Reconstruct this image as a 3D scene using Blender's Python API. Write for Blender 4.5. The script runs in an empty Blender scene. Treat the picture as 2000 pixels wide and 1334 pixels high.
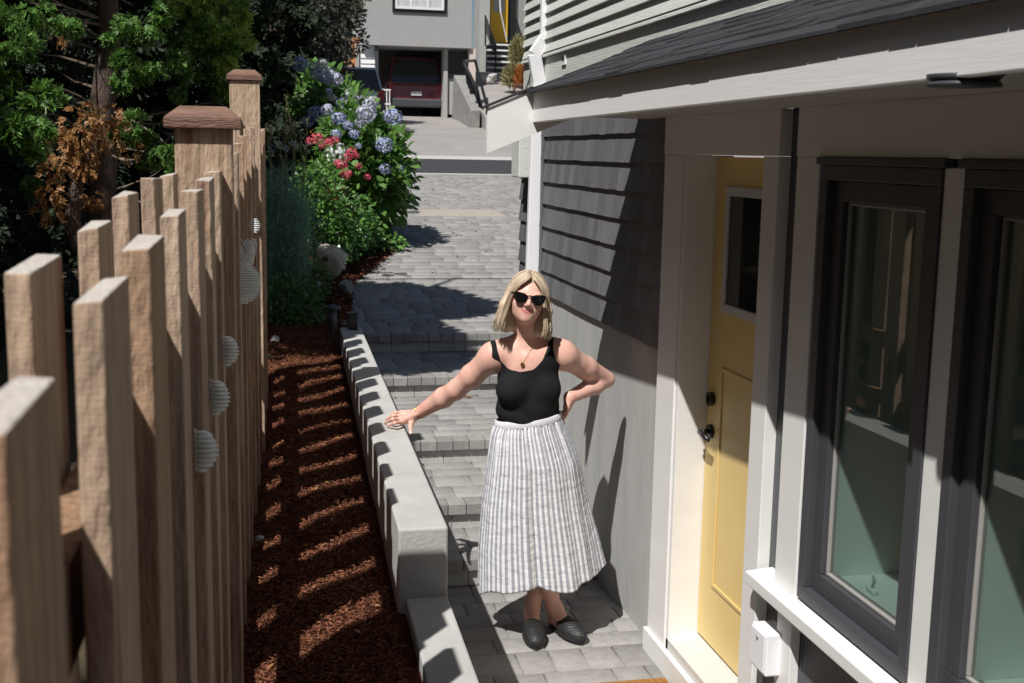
import bpy, bmesh, math, random
import numpy as np
from mathutils import Vector, Matrix
random.seed(7); rng = np.random.default_rng(7)
S = bpy.context.scene
COL = S.collection
# ---------------------------------------------------------------- camera
FPX = 2310.0; Z0 = 2.2
R = np.array([[0.0]*3]*3)
v_ = np.array([500-1000, -(290-667), -FPX]); v_ = v_/np.linalg.norm(v_)
a_ = 0.0179; c_ = -(a_*v_[0]+v_[1])/v_[2]
u_ = np.array([a_, 1.0, c_]); u_ = u_/np.linalg.norm(u_)
R = np.array([np.cross(v_, u_), v_, u_])            # camera axes to world axes
def ray(px, py): return R @ np.array([px-1000, -(py-667), -FPX])
def at(px, py, Y=None, X=None, Z=None):
    d = ray(px, py)
    t = Y/d[1] if Y is not None else (X/d[0] if X is not None else (Z-Z0)/d[2])
    p = d*t; p[2] += Z0
    return Vector(p)
def toPx(P):                                          # P (N,3)
    c = (np.asarray(P)-np.array([0, 0, Z0])) @ R
    return 1000+FPX*c[:, 0]/-c[:, 2], 667-FPX*c[:, 1]/-c[:, 2]
cd = bpy.data.cameras.new('camera'); cam = bpy.data.objects.new('camera', cd); COL.objects.link(cam)
M4 = Matrix([list(R[0])+[0], list(R[1])+[0], list(R[2])+[Z0], [0, 0, 0, 1]])
cam.matrix_world = M4
cd.sensor_width = 36; cd.lens = FPX/2000*36; cd.clip_start = 0.05; cd.clip_end = 600
cd.dof.use_dof = True; cd.dof.focus_distance = 5.1; cd.dof.aperture_fstop = 9.0
S.camera = cam
S.render.resolution_x = 1024; S.render.resolution_y = 683
# ---------------------------------------------------------------- light
SUN = Vector((1.0, 1.25, -2.20)).normalized()        # direction the light travels
W = bpy.data.worlds.new('World'); S.world = W; W.use_nodes = True
nt = W.node_tree; nt.nodes.clear()
sky = nt.nodes.new('ShaderNodeTexSky'); sky.sky_type = 'NISHITA'; sky.sun_disc = False
elev = math.asin(-SUN.z); sky.sun_elevation = elev
sky.sun_rotation = math.atan2(-SUN.x, -SUN.y)
bg = nt.nodes.new('ShaderNodeBackground'); bg.inputs['Strength'].default_value = 0.05
wo = nt.nodes.new('ShaderNodeOutputWorld')
nt.links.new(sky.outputs[0], bg.inputs[0]); nt.links.new(bg.outputs[0], wo.inputs[0])
ld = bpy.data.lights.new('sun', 'SUN'); ld.energy = 5.0; ld.angle = math.radians(0.53); ld.color = (1.0, 0.97, 0.93)
lo = bpy.data.objects.new('sun', ld); COL.objects.link(lo)
lo.rotation_euler = SUN.to_track_quat('-Z', 'Y').to_euler()
S.view_settings.view_transform = 'Standard'; S.view_settings.look = 'None'
S.view_settings.exposure = 0.12; S.view_settings.gamma = 1.0
# ---------------------------------------------------------------- materials
def mat(name, c1, c2=None, scale=8.0, rough=0.7, bump=0.0, bscale=None, stretch=(1, 1, 1), metal=0.0, island=0.0, spec=0.5,
        sss=0.0, trans=0.0, detail=4.0, contrast=0.5, coat=0.0, uv=False, bdist=0.01):
    m = bpy.data.materials.new(name); m.use_nodes = True; t = m.node_tree; N = t.nodes; L = t.links
    b = N['Principled BSDF']
    b.inputs['Roughness'].default_value = rough; b.inputs['Metallic'].default_value = metal
    b.inputs['Specular IOR Level'].default_value = spec
    if coat: b.inputs['Coat Weight'].default_value = coat; b.inputs['Coat Roughness'].default_value = 0.08
    if trans: b.inputs['Transmission Weight'].default_value = trans
    if sss:
        b.inputs['Subsurface Weight'].default_value = sss; b.inputs['Subsurface Radius'].default_value = (1.0, 0.35, 0.18); b.inputs['Subsurface Scale'].default_value = 0.008
    tc = N.new('ShaderNodeTexCoord'); mp = N.new('ShaderNodeMapping'); mp.inputs['Scale'].default_value = stretch
    L.new(tc.outputs['UV' if uv else 'Object'], mp.inputs[0])
    out = None
    if c2 is not None:
        n = N.new('ShaderNodeTexNoise'); n.inputs['Scale'].default_value = scale; n.inputs['Detail'].default_value = detail; n.inputs['Roughness'].default_value = 0.6
        L.new(mp.outputs[0], n.inputs['Vector'])
        r = N.new('ShaderNodeMapRange'); r.inputs['From Min'].default_value = 0.5-0.5*contrast; r.inputs['From Max'].default_value = 0.5+0.5*contrast
        L.new(n.outputs['Fac'], r.inputs['Value'])
        mx = N.new('ShaderNodeMix'); mx.data_type = 'RGBA'; mx.inputs[6].default_value = (*c1, 1); mx.inputs[7].default_value = (*c2, 1)
        L.new(r.outputs[0], mx.inputs[0]); out = mx.outputs[2]
    else:
        rgb = N.new('ShaderNodeRGB'); rgb.outputs[0].default_value = (*c1, 1); out = rgb.outputs[0]
    if island:
        g = N.new('ShaderNodeNewGeometry'); r = N.new('ShaderNodeMapRange')
        r.inputs['To Min'].default_value = 1-island; r.inputs['To Max'].default_value = 1+island
        L.new(g.outputs['Random Per Island'], r.inputs['Value'])
        h = N.new('ShaderNodeHueSaturation'); L.new(out, h.inputs['Color']); L.new(r.outputs[0], h.inputs['Value']); out = h.outputs[0]
    L.new(out, b.inputs['Base Color'])
    if bump:
        n2 = N.new('ShaderNodeTexNoise'); n2.inputs['Scale'].default_value = bscale or scale*4; n2.inputs['Detail'].default_value = 5
        L.new(mp.outputs[0], n2.inputs['Vector'])
        bp = N.new('ShaderNodeBump'); bp.inputs['Strength'].default_value = bump; bp.inputs['Distance'].default_value = bdist
        L.new(n2.outputs['Fac'], bp.inputs['Height']); L.new(bp.outputs[0], b.inputs['Normal'])
    return m
def pits(m, scale=60, size=0.12, dark=0.5, bias=0.0):
    """small sparse air holes in concrete"""
    t = m.node_tree; N = t.nodes; L = t.links; b = N['Principled BSDF']
    src = b.inputs['Base Color'].links[0].from_socket
    tc = N.new('ShaderNodeTexCoord'); v = N.new('ShaderNodeTexVoronoi'); v.inputs['Scale'].default_value = scale
    L.new(tc.outputs['Object'], v.inputs['Vector'])
    n = N.new('ShaderNodeTexNoise'); n.inputs['Scale'].default_value = 3.0; L.new(tc.outputs['Object'], n.inputs['Vector'])
    mu = N.new('ShaderNodeMath'); mu.operation = 'MULTIPLY_ADD'; L.new(n.outputs['Fac'], mu.inputs[0]); mu.inputs[1].default_value = size*3; mu.inputs[2].default_value = -size+bias
    lt = N.new('ShaderNodeMath'); lt.operation = 'LESS_THAN'; L.new(v.outputs['Distance'], lt.inputs[0]); L.new(mu.outputs[0], lt.inputs[1])
    mx = N.new('ShaderNodeMix'); mx.data_type = 'RGBA'; L.new(lt.outputs[0], mx.inputs[0]); L.new(src, mx.inputs[6])
    mx.inputs[7].default_value = (dark*.3, dark*.3, dark*.28, 1); L.new(mx.outputs[2], b.inputs['Base Color'])
    return m
M = {}
M['concrete'] = pits(mat('concrete', (.40, .395, .375), (.51, .505, .485), 5, .85, .25, 70), 45, .045)
M['foundation'] = pits(mat('foundation_concrete', (.355, .36, .345), (.475, .475, .46), 3.0, .8, .35, 30, stretch=(1, 2.4, .5), contrast=.5, detail=8), 22, .05, .5)
M['paver'] = mat('paver', (.228, .217, .206), (.315, .304, .292), 22, .85, .5, 120, island=.17)
M['paver_dark'] = mat('paver_base', (.06, .058, .055), (.09, .085, .08), 30, .95, .3)
M['riser'] = mat('riser_concrete', (.34, .335, .32), (.44, .435, .42), 14, .85, .4, 90, island=.08)
M['shingle'] = mat('painted_shingle', (.115, .113, .12), (.20, .195, .205), 7, .62, .6, 60, stretch=(1, 9, .6), island=.2)
M['dark_siding'] = mat('dark_siding', (.085, .09, .1), (.105, .11, .12), 6, .55, .15, 30)
M['trim'] = mat('cream_trim', (.75, .745, .725), (.80, .795, .775), 5, .5, .05, 40, stretch=(1, .3, 2))
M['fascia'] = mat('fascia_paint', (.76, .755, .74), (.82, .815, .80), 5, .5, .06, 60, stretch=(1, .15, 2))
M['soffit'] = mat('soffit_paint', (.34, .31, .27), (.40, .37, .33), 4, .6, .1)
M['lap'] = mat('lap_siding', (.56, .585, .54), (.66, .68, .64), 4, .55, .35, 40, stretch=(1, .2, 4), island=.05)
M['white_metal'] = mat('white_metal', (.80, .80, .83), (.86, .86, .88), 4, .4, .05)
M['asphalt_shingle'] = mat('asphalt_shingle', (.016, .017, .021), (.05, .052, .060), 260, .9, .9, 300, island=.3, detail=2)
M['door'] = mat('yellow_door', (.72, .53, .20), (.77, .58, .24), 3, .45, .05)
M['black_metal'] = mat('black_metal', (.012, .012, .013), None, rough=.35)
M['frame'] = mat('window_frame', (.05, .052, .06), (.06, .062, .07), 4, .45, .03)
M['threshold'] = mat('threshold', (.55, .53, .50), (.62, .60, .57), 20, .55, .1)
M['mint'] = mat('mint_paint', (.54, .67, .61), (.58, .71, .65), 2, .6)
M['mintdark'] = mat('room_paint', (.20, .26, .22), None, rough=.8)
M['blind'] = mat('blind', (.6, .66, .6), None, rough=.5)
M['mat'] = mat('coir', (.50, .24, .06), (.34, .15, .04), 150, .95, 1.0, 300)
M['cap_wood'] = mat('cap_wood', (.10, .040, .022), (.26, .15, .105), 6, .6, .5, 50, stretch=(1, 6, 6), contrast=.7)
M['bark'] = mat('bark', (.05, .035, .028), (.16, .115, .09), 9, .95, 1.0, 30, stretch=(3, 3, .5), bdist=.03)
M['twig'] = mat('twig', (.12, .085, .06), (.2, .16, .12), 20, .9)
def leafmat(name, c, isl=.35, tr=.35, rough=.5):
    m = mat(name, c, tuple(x*.7 for x in c), 1.5, rough, island=isl)
    t = m.node_tree; N = t.nodes; L = t.links; b = N['Principled BSDF']
    tl = N.new('ShaderNodeBsdfTranslucent'); L.new(b.inputs['Base Color'].links[0].from_socket, tl.inputs[0])
    ms = N.new('ShaderNodeMixShader'); ms.inputs[0].default_value = tr
    L.new(b.outputs[0], ms.inputs[1]); L.new(tl.outputs[0], ms.inputs[2]); L.new(ms.outputs[0], N['Material Output'].inputs[0])
    return m
M['cedar'] = leafmat('cedar_leaf', (.12, .25, .045), .45)
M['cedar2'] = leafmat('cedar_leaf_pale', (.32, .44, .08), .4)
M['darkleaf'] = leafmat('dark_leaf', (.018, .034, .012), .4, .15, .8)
M['purpleleaf'] = leafmat('greyed_leaf', (.06, .065, .05), .35, .2)
M['deadleaf'] = leafmat('dead_leaf', (.42, .22, .08), .4)
M['hleaf'] = leafmat('hydrangea_leaf', (.13, .26, .055), .4, .3, .4)
M['rleaf'] = leafmat('rose_leaf', (.10, .22, .045), .55, .25, .35)
M['fennel'] = leafmat('fennel_leaf', (.24, .40, .27), .3)
M['grass'] = leafmat('dry_grass', (.36, .33, .15), .35)
M['blue'] = leafmat('blue_petal', (.48, .53, .76), .25, .3)
M['paleblue'] = leafmat('pale_petal', (.62, .64, .78), .2, .3)
M['white_petal'] = leafmat('white_petal', (.74, .74, .72), .2, .3)
M['pink'] = leafmat('pink_petal', (.85, .14, .22), .4, .35)
M['yellow_petal'] = leafmat('yellow_petal', (.8, .6, .05), .2, .3)
M['orange_leaf'] = leafmat('orange_leaf', (.45, .16, .04), .3, .3)
M['mulch'] = mat('mulch_base', (.04, .014, .008), (.11, .04, .024), 60, .95, 1.0, 90, bdist=.03, detail=6, spec=.05)
M['chip'] = mat('bark_chip', (.15, .058, .032), (.27, .115, .065), 40, .95, .3, island=.55, spec=.08)
M['boulder'] = mat('sandstone', (.50, .43, .32), (.70, .62, .50), 9, .85, .7, 40)
M['grey_rock'] = mat('grey_rock', (.22, .22, .2), (.36, .35, .32), 6, .9, .7, 20)
M['soil'] = mat('soil', (.035, .028, .018), (.07, .055, .03), 4, .95, .5)
M['asphalt'] = mat('asphalt', (.028, .029, .032), (.042, .043, .046), 60, .9, .3)
M['drive'] = mat('driveway_concrete', (.25, .23, .22), (.33, .31, .29), 1.2, .9, .3, 30)
M['curb'] = mat('curb_concrete', (.45, .44, .42), None, rough=.9)
M['white_plastic'] = mat('white_resin', (.82, .84, .83), (.88, .90, .88), 10, .5)
# weathered fence timber: saw marks and reddish tannin streaks
def woodmat(name, c1, c2, c3):
    m = mat(name, c1, c2, 6, .85, .9, 16, stretch=(4, 4, 1.2), island=.16, contrast=.7, bdist=.012)
    t = m.node_tree; N = t.nodes; L = t.links; b = N['Principled BSDF']; src = b.inputs['Base Color'].links[0].from_socket
    tc = N.new('ShaderNodeTexCoord'); mp = N.new('ShaderNodeMapping'); mp.inputs['Scale'].default_value = (9, 9, 1.1); L.new(tc.outputs['Object'], mp.inputs[0])
    n = N.new('ShaderNodeTexNoise'); n.inputs['Scale'].default_value = 1.3; n.inputs['Detail'].default_value = 3; L.new(mp.outputs[0], n.inputs['Vector'])
    r = N.new('ShaderNodeMapRange'); r.inputs['From Min'].default_value = .60; r.inputs['From Max'].default_value = .72; L.new(n.outputs['Fac'], r.inputs['Value'])
    mx = N.new('ShaderNodeMix'); mx.data_type = 'RGBA'; L.new(r.outputs[0], mx.inputs[0]); L.new(src, mx.inputs[6]); mx.inputs[7].default_value = (*c3, 1)
    oi = N.new('ShaderNodeObjectInfo'); r3 = N.new('ShaderNodeMapRange'); r3.inputs['From Min'].default_value = .35; r3.inputs['To Max'].default_value = .5; L.new(oi.outputs['Random'], r3.inputs['Value'])
    mo = N.new('ShaderNodeMix'); mo.data_type = 'RGBA'; L.new(r3.outputs[0], mo.inputs[0]); L.new(mx.outputs[2], mo.inputs[6]); mo.inputs[7].default_value = (.34, .17, .08, 1); mx = mo
    # dark grain lines and knots
    mp2 = N.new('ShaderNodeMapping'); mp2.inputs['Scale'].default_value = (60, 60, 2.0); L.new(tc.outputs['Object'], mp2.inputs[0])
    n2 = N.new('ShaderNodeTexNoise'); n2.inputs['Scale'].default_value = 1.5; n2.inputs['Detail'].default_value = 4; L.new(mp2.outputs[0], n2.inputs['Vector'])
    r2 = N.new('ShaderNodeMapRange'); r2.inputs['From Min'].default_value = .35; r2.inputs['From Max'].default_value = .65; r2.inputs['To Min'].default_value = .72; r2.inputs['To Max'].default_value = 1.1
    L.new(n2.outputs['Fac'], r2.inputs['Value'])
    h = N.new('ShaderNodeHueSaturation'); L.new(mx.outputs[2], h.inputs['Color']); L.new(r2.outputs[0], h.inputs['Value']); L.new(h.outputs[0], b.inputs['Base Color'])
    # cross-cut saw marks in the bump
    bp = b.inputs['Normal'].links[0].from_node
    wv = N.new('ShaderNodeTexWave'); wv.wave_type = 'BANDS'; wv.bands_direction = 'Z'; wv.inputs['Scale'].default_value = 55; wv.inputs['Distortion'].default_value = 6; wv.inputs['Detail'].default_value = 3
    L.new(tc.outputs['Object'], wv.inputs['Vector'])
    bp2 = N.new('ShaderNodeBump'); bp2.inputs['Strength'].default_value = .06; bp2.inputs['Distance'].default_value = .003
    L.new(wv.outputs['Fac'], bp2.inputs['Height']); L.new(bp.outputs[0], bp2.inputs['Normal']); L.new(bp2.outputs[0], b.inputs['Normal'])
    return m
M['wood'] = woodmat('fence_wood', (.36, .25, .17), (.53, .405, .30), (.24, .09, .045))
M['wood2'] = woodmat('fence_rail_wood', (.28, .16, .09), (.36, .22, .13), (.2, .08, .04))
M['endgrain'] = mat('end_grain', (.44, .39, .34), (.60, .56, .52), 40, .9, .7, 120)
def glassmat(name, tint=(.75, .85, .8), refl=.12):
    m = bpy.data.materials.new(name); m.use_nodes = True; t = m.node_tree; N = t.nodes; L = t.links; N.clear()
    tr = N.new('ShaderNodeBsdfTransparent'); tr.inputs[0].default_value = (*tint, 1)
    gl = N.new('ShaderNodeBsdfGlossy'); gl.inputs['Roughness'].default_value = .01
    fr = N.new('ShaderNodeLayerWeight'); fr.inputs[0].default_value = .5
    pw = N.new('ShaderNodeMath'); pw.operation = 'POWER'; pw.inputs[1].default_value = 5.0; L.new(fr.outputs['Facing'], pw.inputs[0])
    ad = N.new('ShaderNodeMath'); ad.operation = 'MULTIPLY_ADD'; ad.use_clamp = True; ad.inputs[1].default_value = .6; ad.inputs[2].default_value = refl; L.new(pw.outputs[0], ad.inputs[0])
    ms = N.new('ShaderNodeMixShader'); L.new(ad.outputs[0], ms.inputs[0]); L.new(tr.outputs[0], ms.inputs[1]); L.new(gl.outputs[0], ms.inputs[2])
    o = N.new('ShaderNodeOutputMaterial'); L.new(ms.outputs[0], o.inputs[0]); return m
M['glass'] = glassmat('window_glass', (.77, .80, .79), .10)
M['darkglass'] = mat('dark_glass', (.02, .022, .024), None, rough=.05)
# ---------------------------------------------------------------- helpers
def tag(o, label=None, cat=None, group=None, kind=None):
    if label: o['label'] = label
    if cat: o['category'] = cat
    if group: o['group'] = group
    if kind: o['kind'] = kind
    return o
def empty(name, loc=(0, 0, 0), label=None, cat=None, group=None):
    o = bpy.data.objects.new(name, None); COL.objects.link(o); o.location = loc; o.empty_display_size = .1
    return tag(o, label, cat, group)
def link(name, me, m=None, parent=None, smooth=False):
    o = bpy.data.objects.new(name, me); COL.objects.link(o)
    if m is not None:
        for x in (m if isinstance(m, (list, tuple)) else [m]): me.materials.append(x)
    if smooth: me.polygons.foreach_set('use_smooth', [True]*len(me.polygons))
    if parent is not None:
        o.parent = parent
        r = parent; off = Vector((0, 0, 0))
        while r is not None: off += Vector(r.location); r = r.parent
        o.location = -off                              # meshes are written in world coordinates
    return o
class MB:
    def __init__(s): s.b = bmesh.new()
    def box(s, x0, x1, y0, y1, z0, z1, bev=0.0):
        r = bmesh.ops.create_cube(s.b, size=1.0)['verts']
        for v in r: v.co = Vector(((x0+x1)/2+v.co.x*(x1-x0), (y0+y1)/2+v.co.y*(y1-y0), (z0+z1)/2+v.co.z*(z1-z0)))
        if bev:
            es = {e for v in r for e in v.link_edges}
            bmesh.ops.bevel(s.b, geom=list(es), offset=bev, segments=2, affect='EDGES', profile=.5)
        return s
    def hexa(s, P, bev=0.0):                            # 8 points: bottom 4 (ccw), top 4
        vs = [s.b.verts.new(p) for p in P]
        for f in ((3, 2, 1, 0), (4, 5, 6, 7), (0, 1, 5, 4), (1, 2, 6, 5), (2, 3, 7, 6), (3, 0, 4, 7)): s.b.faces.new([vs[i] for i in f])
        if bev:
            es = {e for v in vs for e in v.link_edges}
            bmesh.ops.bevel(s.b, geom=list(es), offset=bev, segments=2, affect='EDGES', profile=.5)
        return s
    def prism(s, pts, vec):                             # polygon (3D points) extruded by vec
        a = [s.b.verts.new(p) for p in pts]; c = [s.b.verts.new(Vector(p)+Vector(vec)) for p in pts]; n = len(pts)
        s.b.faces.new(a[::-1]); s.b.faces.new(c)
        for i in range(n): s.b.faces.new((a[i], a[(i+1) % n], c[(i+1) % n], c[i]))
        return s
    def tube(s, pts, rad, seg=8, cap=True):
        pts = [Vector(p) for p in pts]; n = len(pts)
        if not isinstance(rad, (list, tuple)): rad = [rad]*n
        rings = []; ref = None
        for i, p in enumerate(pts):
            t = (pts[min(i+1, n-1)]-pts[max(i-1, 0)]).normalized()
            if ref is None: ref = Vector((0, 0, 1)) if abs(t.z) < .9 else Vector((1, 0, 0))
            a = t.cross(ref).normalized(); b2 = t.cross(a).normalized(); ref = -b2 if False else ref
            rings.append([s.b.verts.new(p+(a*math.cos(q)+b2*math.sin(q))*rad[i]) for q in [2*math.pi*k/seg for k in range(seg)]])
        for i in range(n-1):
            for k in range(seg): s.b.faces.new((rings[i][k], rings[i][(k+1) % seg], rings[i+1][(k+1) % seg], rings[i+1][k]))
        if cap: s.b.faces.new(rings[0][::-1]); s.b.faces.new(rings[-1])
        return s
    def ball(s, c, r, sub=2, jit=0.0):
        rr = r if isinstance(r, (list, tuple)) else (r, r, r)
        v = bmesh.ops.create_icosphere(s.b, subdivisions=sub, radius=1.0)['verts']
        for q in v:
            k = 1+random.uniform(-jit, jit)
            q.co = Vector((c[0]+q.co.x*rr[0]*k, c[1]+q.co.y*rr[1]*k, c[2]+q.co.z*rr[2]*k))
        return s
    def cyl(s, c, r, h, axis='Z', seg=20, r2=None):
        A = {'X': Vector((1, 0, 0)), 'Y': Vector((0, 1, 0)), 'Z': Vector((0, 0, 1))}[axis]
        c = Vector(c); return s.tube([c-A*h/2, c+A*h/2], [r, r if r2 is None else r2], seg)
    def build(s, name, m, parent=None, smooth=False):
        bmesh.ops.recalc_face_normals(s.b, faces=s.b.faces[:])
        me = bpy.data.meshes.new(name); s.b.to_mesh(me); s.b.free()
        return link(name, me, m, parent, smooth)
def quads(name, V, F, m, parent=None, smooth=False):
    me = bpy.data.meshes.new(name); V = np.asarray(V, dtype=np.float32); F = np.asarray(F, dtype=np.int32); n = F.shape[1]
    me.vertices.add(len(V)); me.vertices.foreach_set('co', V.ravel()); me.loops.add(F.size); me.loops.foreach_set('vertex_index', F.ravel())
    me.polygons.add(len(F)); me.polygons.foreach_set('loop_start', np.arange(0, F.size, n, dtype=np.int32)); me.polygons.foreach_set('loop_total', np.full(len(F), n, dtype=np.int32))
    me.update(calc_edges=True); me.validate()
    return link(name, me, m, parent, smooth)
def nrm(a): return a/np.maximum(np.linalg.norm(a, axis=-1, keepdims=True), 1e-9)
def leaves(name, C, D, Nn, ln, wd, m, parent=None, shape='leaf'):
    """C base points, D direction, Nn rough normal; one small six-sided leaf each"""
    C = np.asarray(C, float); n = len(C); D = nrm(np.asarray(D, float)); Sd = nrm(np.cross(D, Nn)); U = np.cross(Sd, D)
    ln = np.broadcast_to(ln, (n,))[:, None]; wd = np.broadcast_to(wd, (n,))[:, None]
    prof = [(0, 0, 0), (.3, .42, .08), (.7, .38, .05), (1, 0, -.08), (.7, -.38, .05), (.3, -.42, .08)]
    V = np.stack([C+D*ln*p[0]+Sd*wd*p[1]+U*wd*p[2]*2 for p in prof], 1).reshape(-1, 3)
    b = np.arange(n)[:, None]*6
    return quads(name, V, b+np.array([[0, 1, 2, 3, 4, 5]]), m, parent)
def rdir(n): return nrm(rng.normal(size=(n, 3)))
# ================================================================ SETTING
SL = 0.089
def gz(x, y):
    if y >= 9.55:
        return .75+SL*(min(y, 38)-9.35)+.02*max(0, y-38)
    if x > .55+.025*(y-4): return -.12 if y < 5.6 else -.3+.19*(y-5.6)
    return .58+.03*(max(y, 0)-3)+(.0 if x > -.4 else .1)
xs = sorted(set([-90, -40, -20, -12, -8, -6, -4, -3, -2, -1.2, -.7, -.4, -.2, 0, .2, .4, .5, .56, .62, .66, .7, .9, 1.2, 1.6, 2, 3, 4, 6, 8, 12, 20, 40, 90]))
ys = sorted(set([-40, -10, -3, 0, 1, 2, 3, 4, 5, 5.5, 5.7, 6, 7, 8, 9, 9.54, 9.6, 10, 12, 15, 20, 25, 30, 38, 45, 60, 120]))
V = []; F = []
for y in ys:
    for x in xs:
        V.append((x, y, gz(x, y)-.06))
nx = len(xs)
for j in range(len(ys)-1):
    for i in range(nx-1): F.append((j*nx+i, j*nx+i+1, (j+1)*nx+i+1, (j+1)*nx+i))
tag(quads('ground', V, F, M['soil']), kind='structure')

# paver field made of separate stones
def pave(name, x0, x1, y0, y1, zf, m, parent=None, gap=.004, h=.05, left=None):
    V = []; F = []
    y = y0
    while y < y1-.02:
        d = random.choice([.15, .15, .225])*1.0
        if y+d > y1-.06: d = y1-y
        x = x0-random.uniform(0, .2)
        while x < x1:
            w = random.choice([.15, .22, .30, .30]); xa, xb = max(x, x0), min(x+w, x1)
            x += w
            lx = left(y+d/2) if left else x0
            if xb < lx: continue
            xa = max(xa, lx)
            if xb-xa < .02: continue
            g = gap/2; bz = .004
            za, zb = zf(y), zf(y+d); dz = random.uniform(-.0015, .0015)
            P = [(xa+g, y+g, za-h), (xb-g, y+g, za-h), (xb-g, y+d-g, zb-h), (xa+g, y+d-g, zb-h),
                 (xa+g, y+g, za-bz+dz), (xb-g, y+g, za-bz+dz), (xb-g, y+d-g, zb-bz+dz), (xa+g, y+d-g, zb-bz+dz),
                 (xa+g+bz, y+g+bz, za+dz), (xb-g-bz, y+g+bz, za+dz), (xb-g-bz, y+d-g-bz, zb+dz), (xa+g+bz, y+d-g-bz, zb+dz)]
            b = len(V); V += P
            for f in ((0, 1, 5, 4), (1, 2, 6, 5), (2, 3, 7, 6), (3, 0, 4, 7), (4, 5, 9, 8), (5, 6, 10, 9), (6, 7, 11, 10), (7, 4, 8, 11), (8, 9, 10, 11)):
                F.append([b+i for i in f])
        y += d
    return quads(name, V, F, m, parent)
def wallx(y): return .623+.0217*(y-3.8)                # right top edge of the low wall
o = pave('landing', .60, 1.86, 1.2, 5.716, lambda y: 0, M['paver']); tag(o, kind='structure')
o = MB().box(.5, 1.86, 1.2, 5.717, -.1, -.012).build('landing_bed', M['paver_dark']); tag(o, kind='structure')
# steps
steps = empty('garden_steps', (1.2, 5.66, 0), 'grey paver steps climbing behind the woman between low wall and house', 'steps')
SY = [5.70, 6.17, 7.0, 8.3, 9.35]; SYE = SY[1:]+[9.9]
for i, ya in enumerate(SY):
    z = .15*(i+1); yb = SYE[i]
    tr = pave('tread', .60, 2.2 if ya > 7.2 else 1.745, ya+.13, yb+(.03 if i < 4 else 0), (lambda y, z=z: z) if i < 4 else (lambda y: .75+SL*max(0, y-9.48)*1.31), M['paver'], steps)
    MB().box(.60, 2.2 if ya > 7.2 else 1.745, ya+.035, yb+.02, z-.149, z-.01).build('step_bed', M['paver_dark'], tr)
    cp = MB(); x = .60-random.uniform(0, .1); xe = 2.2 if ya > 7.2 else 1.745
    while x < xe:
        cp.box(x+.002, min(x+.098, xe), ya-.01, ya+.127, z-.062, z+random.uniform(-.001, .001), .004); x += .1
    cp.build('coping', M['paver'], steps)
    rs = MB(); x = .6-random.uniform(0, .2)
    while x < xe:
        rs.box(x+.0015, min(x+.2985, xe), ya+.02, ya+.034, z-.15, z-.064, .002); x += .3
    rs.build('riser', M['riser'], steps)
# upper path
def leftedge(y):
    pts = [(9.3, .70), (11.4, .90), (12.2, 1.18), (13.2, 1.50), (14.6, 1.62), (17, 1.6), (21.2, 1.6)]
    for (a, xa), (b, xb) in zip(pts, pts[1:]):
        if y <= b: return xa+(xb-xa)*(y-a)/(b-a)
    return pts[-1][1]
zp = lambda y: .75+SL*(y-9.35)
o = pave('upper_path', .6, 7.5, 9.90, 11.60, zp, M['paver'], left=leftedge); tag(o, kind='structure')
o = pave('driveway_pavers', .6, 7.5, 11.66, 21.2, zp, M['paver'], left=leftedge); tag(o, kind='structure')
o = quads('path_bed', [(.6, 9.7, zp(9.7)-.012), (7.5, 9.7, zp(9.7)-.012), (7.5, 21.2, zp(21.2)-.012), (1.6, 21.2, zp(21.2)-.012), (1.6, 13.6, zp(13.6)-.012), (1.0, 11.8, zp(11.8)-.012)][:6], [(0, 1, 2, 3, 4, 5)], M['paver_dark']); tag(o, kind='structure')
# slot drain across the path
dr = MB(); dr.box(.9, 4.5, 11.605, 11.655, zp(11.63)-.05, zp(11.63)-.006)
for k in range(120): dr.box(.9+k*.03, .9+k*.03+.012, 11.607, 11.653, zp(11.63)-.006, zp(11.63)+.002)
tag(dr.build('drain_channel', M['black_metal']), 'narrow black slotted drain running across the pavers above the steps', 'drain')
def slab(name, x0, x1, y0, y1, m, dz, n=6):
    V = []; F = []
    for j in range(n+1):
        y = y0+(y1-y0)*j/n
        for x in (x0, x1): V.append((x, y, gz(3, y)+dz))
    for j in range(n): F.append((2*j, 2*j+1, 2*j+3, 2*j+2))
    return tag(quads(name, V, F, m), kind='structure')
slab('curb', -2, 14, 21.2, 21.35, M['curb'], .0, 1)
slab('road', -30, 30, 21.35, 23.9, M['asphalt'], .002, 2)
slab('driveway', 1.5, 14, 23.9, 44, M['drive'], .004, 8)
slab('drive_apron', 1.6, 14, 23.9, 24.6, M['curb'], .010, 1)
M['worn'] = mat('worn_paver', (.33, .29, .24), (.38, .34, .29), 10, .9)
# mulch bed
def mz(x, y):
    yy = max(y, 1)
    b = .60+.034*(yy-3) if yy < 9 else .804+.089*(yy-9)
    return b+.035*math.exp(-((x-.18)/.2)**2)+.008*math.sin(y*5+x*6)+.004*math.sin(y*17-x*13)
V = []; F = []
X_ = np.linspace(-.7, .64, 28); Y_ = np.linspace(.2, 9.4, 190)
for y in Y_:
    for x in X_:
        xx = -.7+(x+.7)*(1.0 if y > 8.7 else 1.0)
        lim = wallx(y)-.1
        xx = -.7+(x+.7)/1.34*(lim+.7)
        V.append((xx, y, mz(xx, y)+random.uniform(-.008, .008)))
nx = len(X_)
for j in range(len(Y_)-1):
    for i in range(nx-1): F.append((j*nx+i, j*nx+i+1, (j+1)*nx+i+1, (j+1)*nx+i))
tag(quads('mulch_bed', V, F, M['mulch']), kind='structure')
n = 90000
px = rng.uniform(-.12, .52, n); py = 1.5+8*rng.uniform(0, 1, n)**1.2
ok = px < (.43+.0217*(py-3.8)); px, py = px[ok], py[ok]; n = len(px)
pz = np.array([mz(a, b) for a, b in zip(px, py)])+rng.uniform(.0, .014, n)
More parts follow.
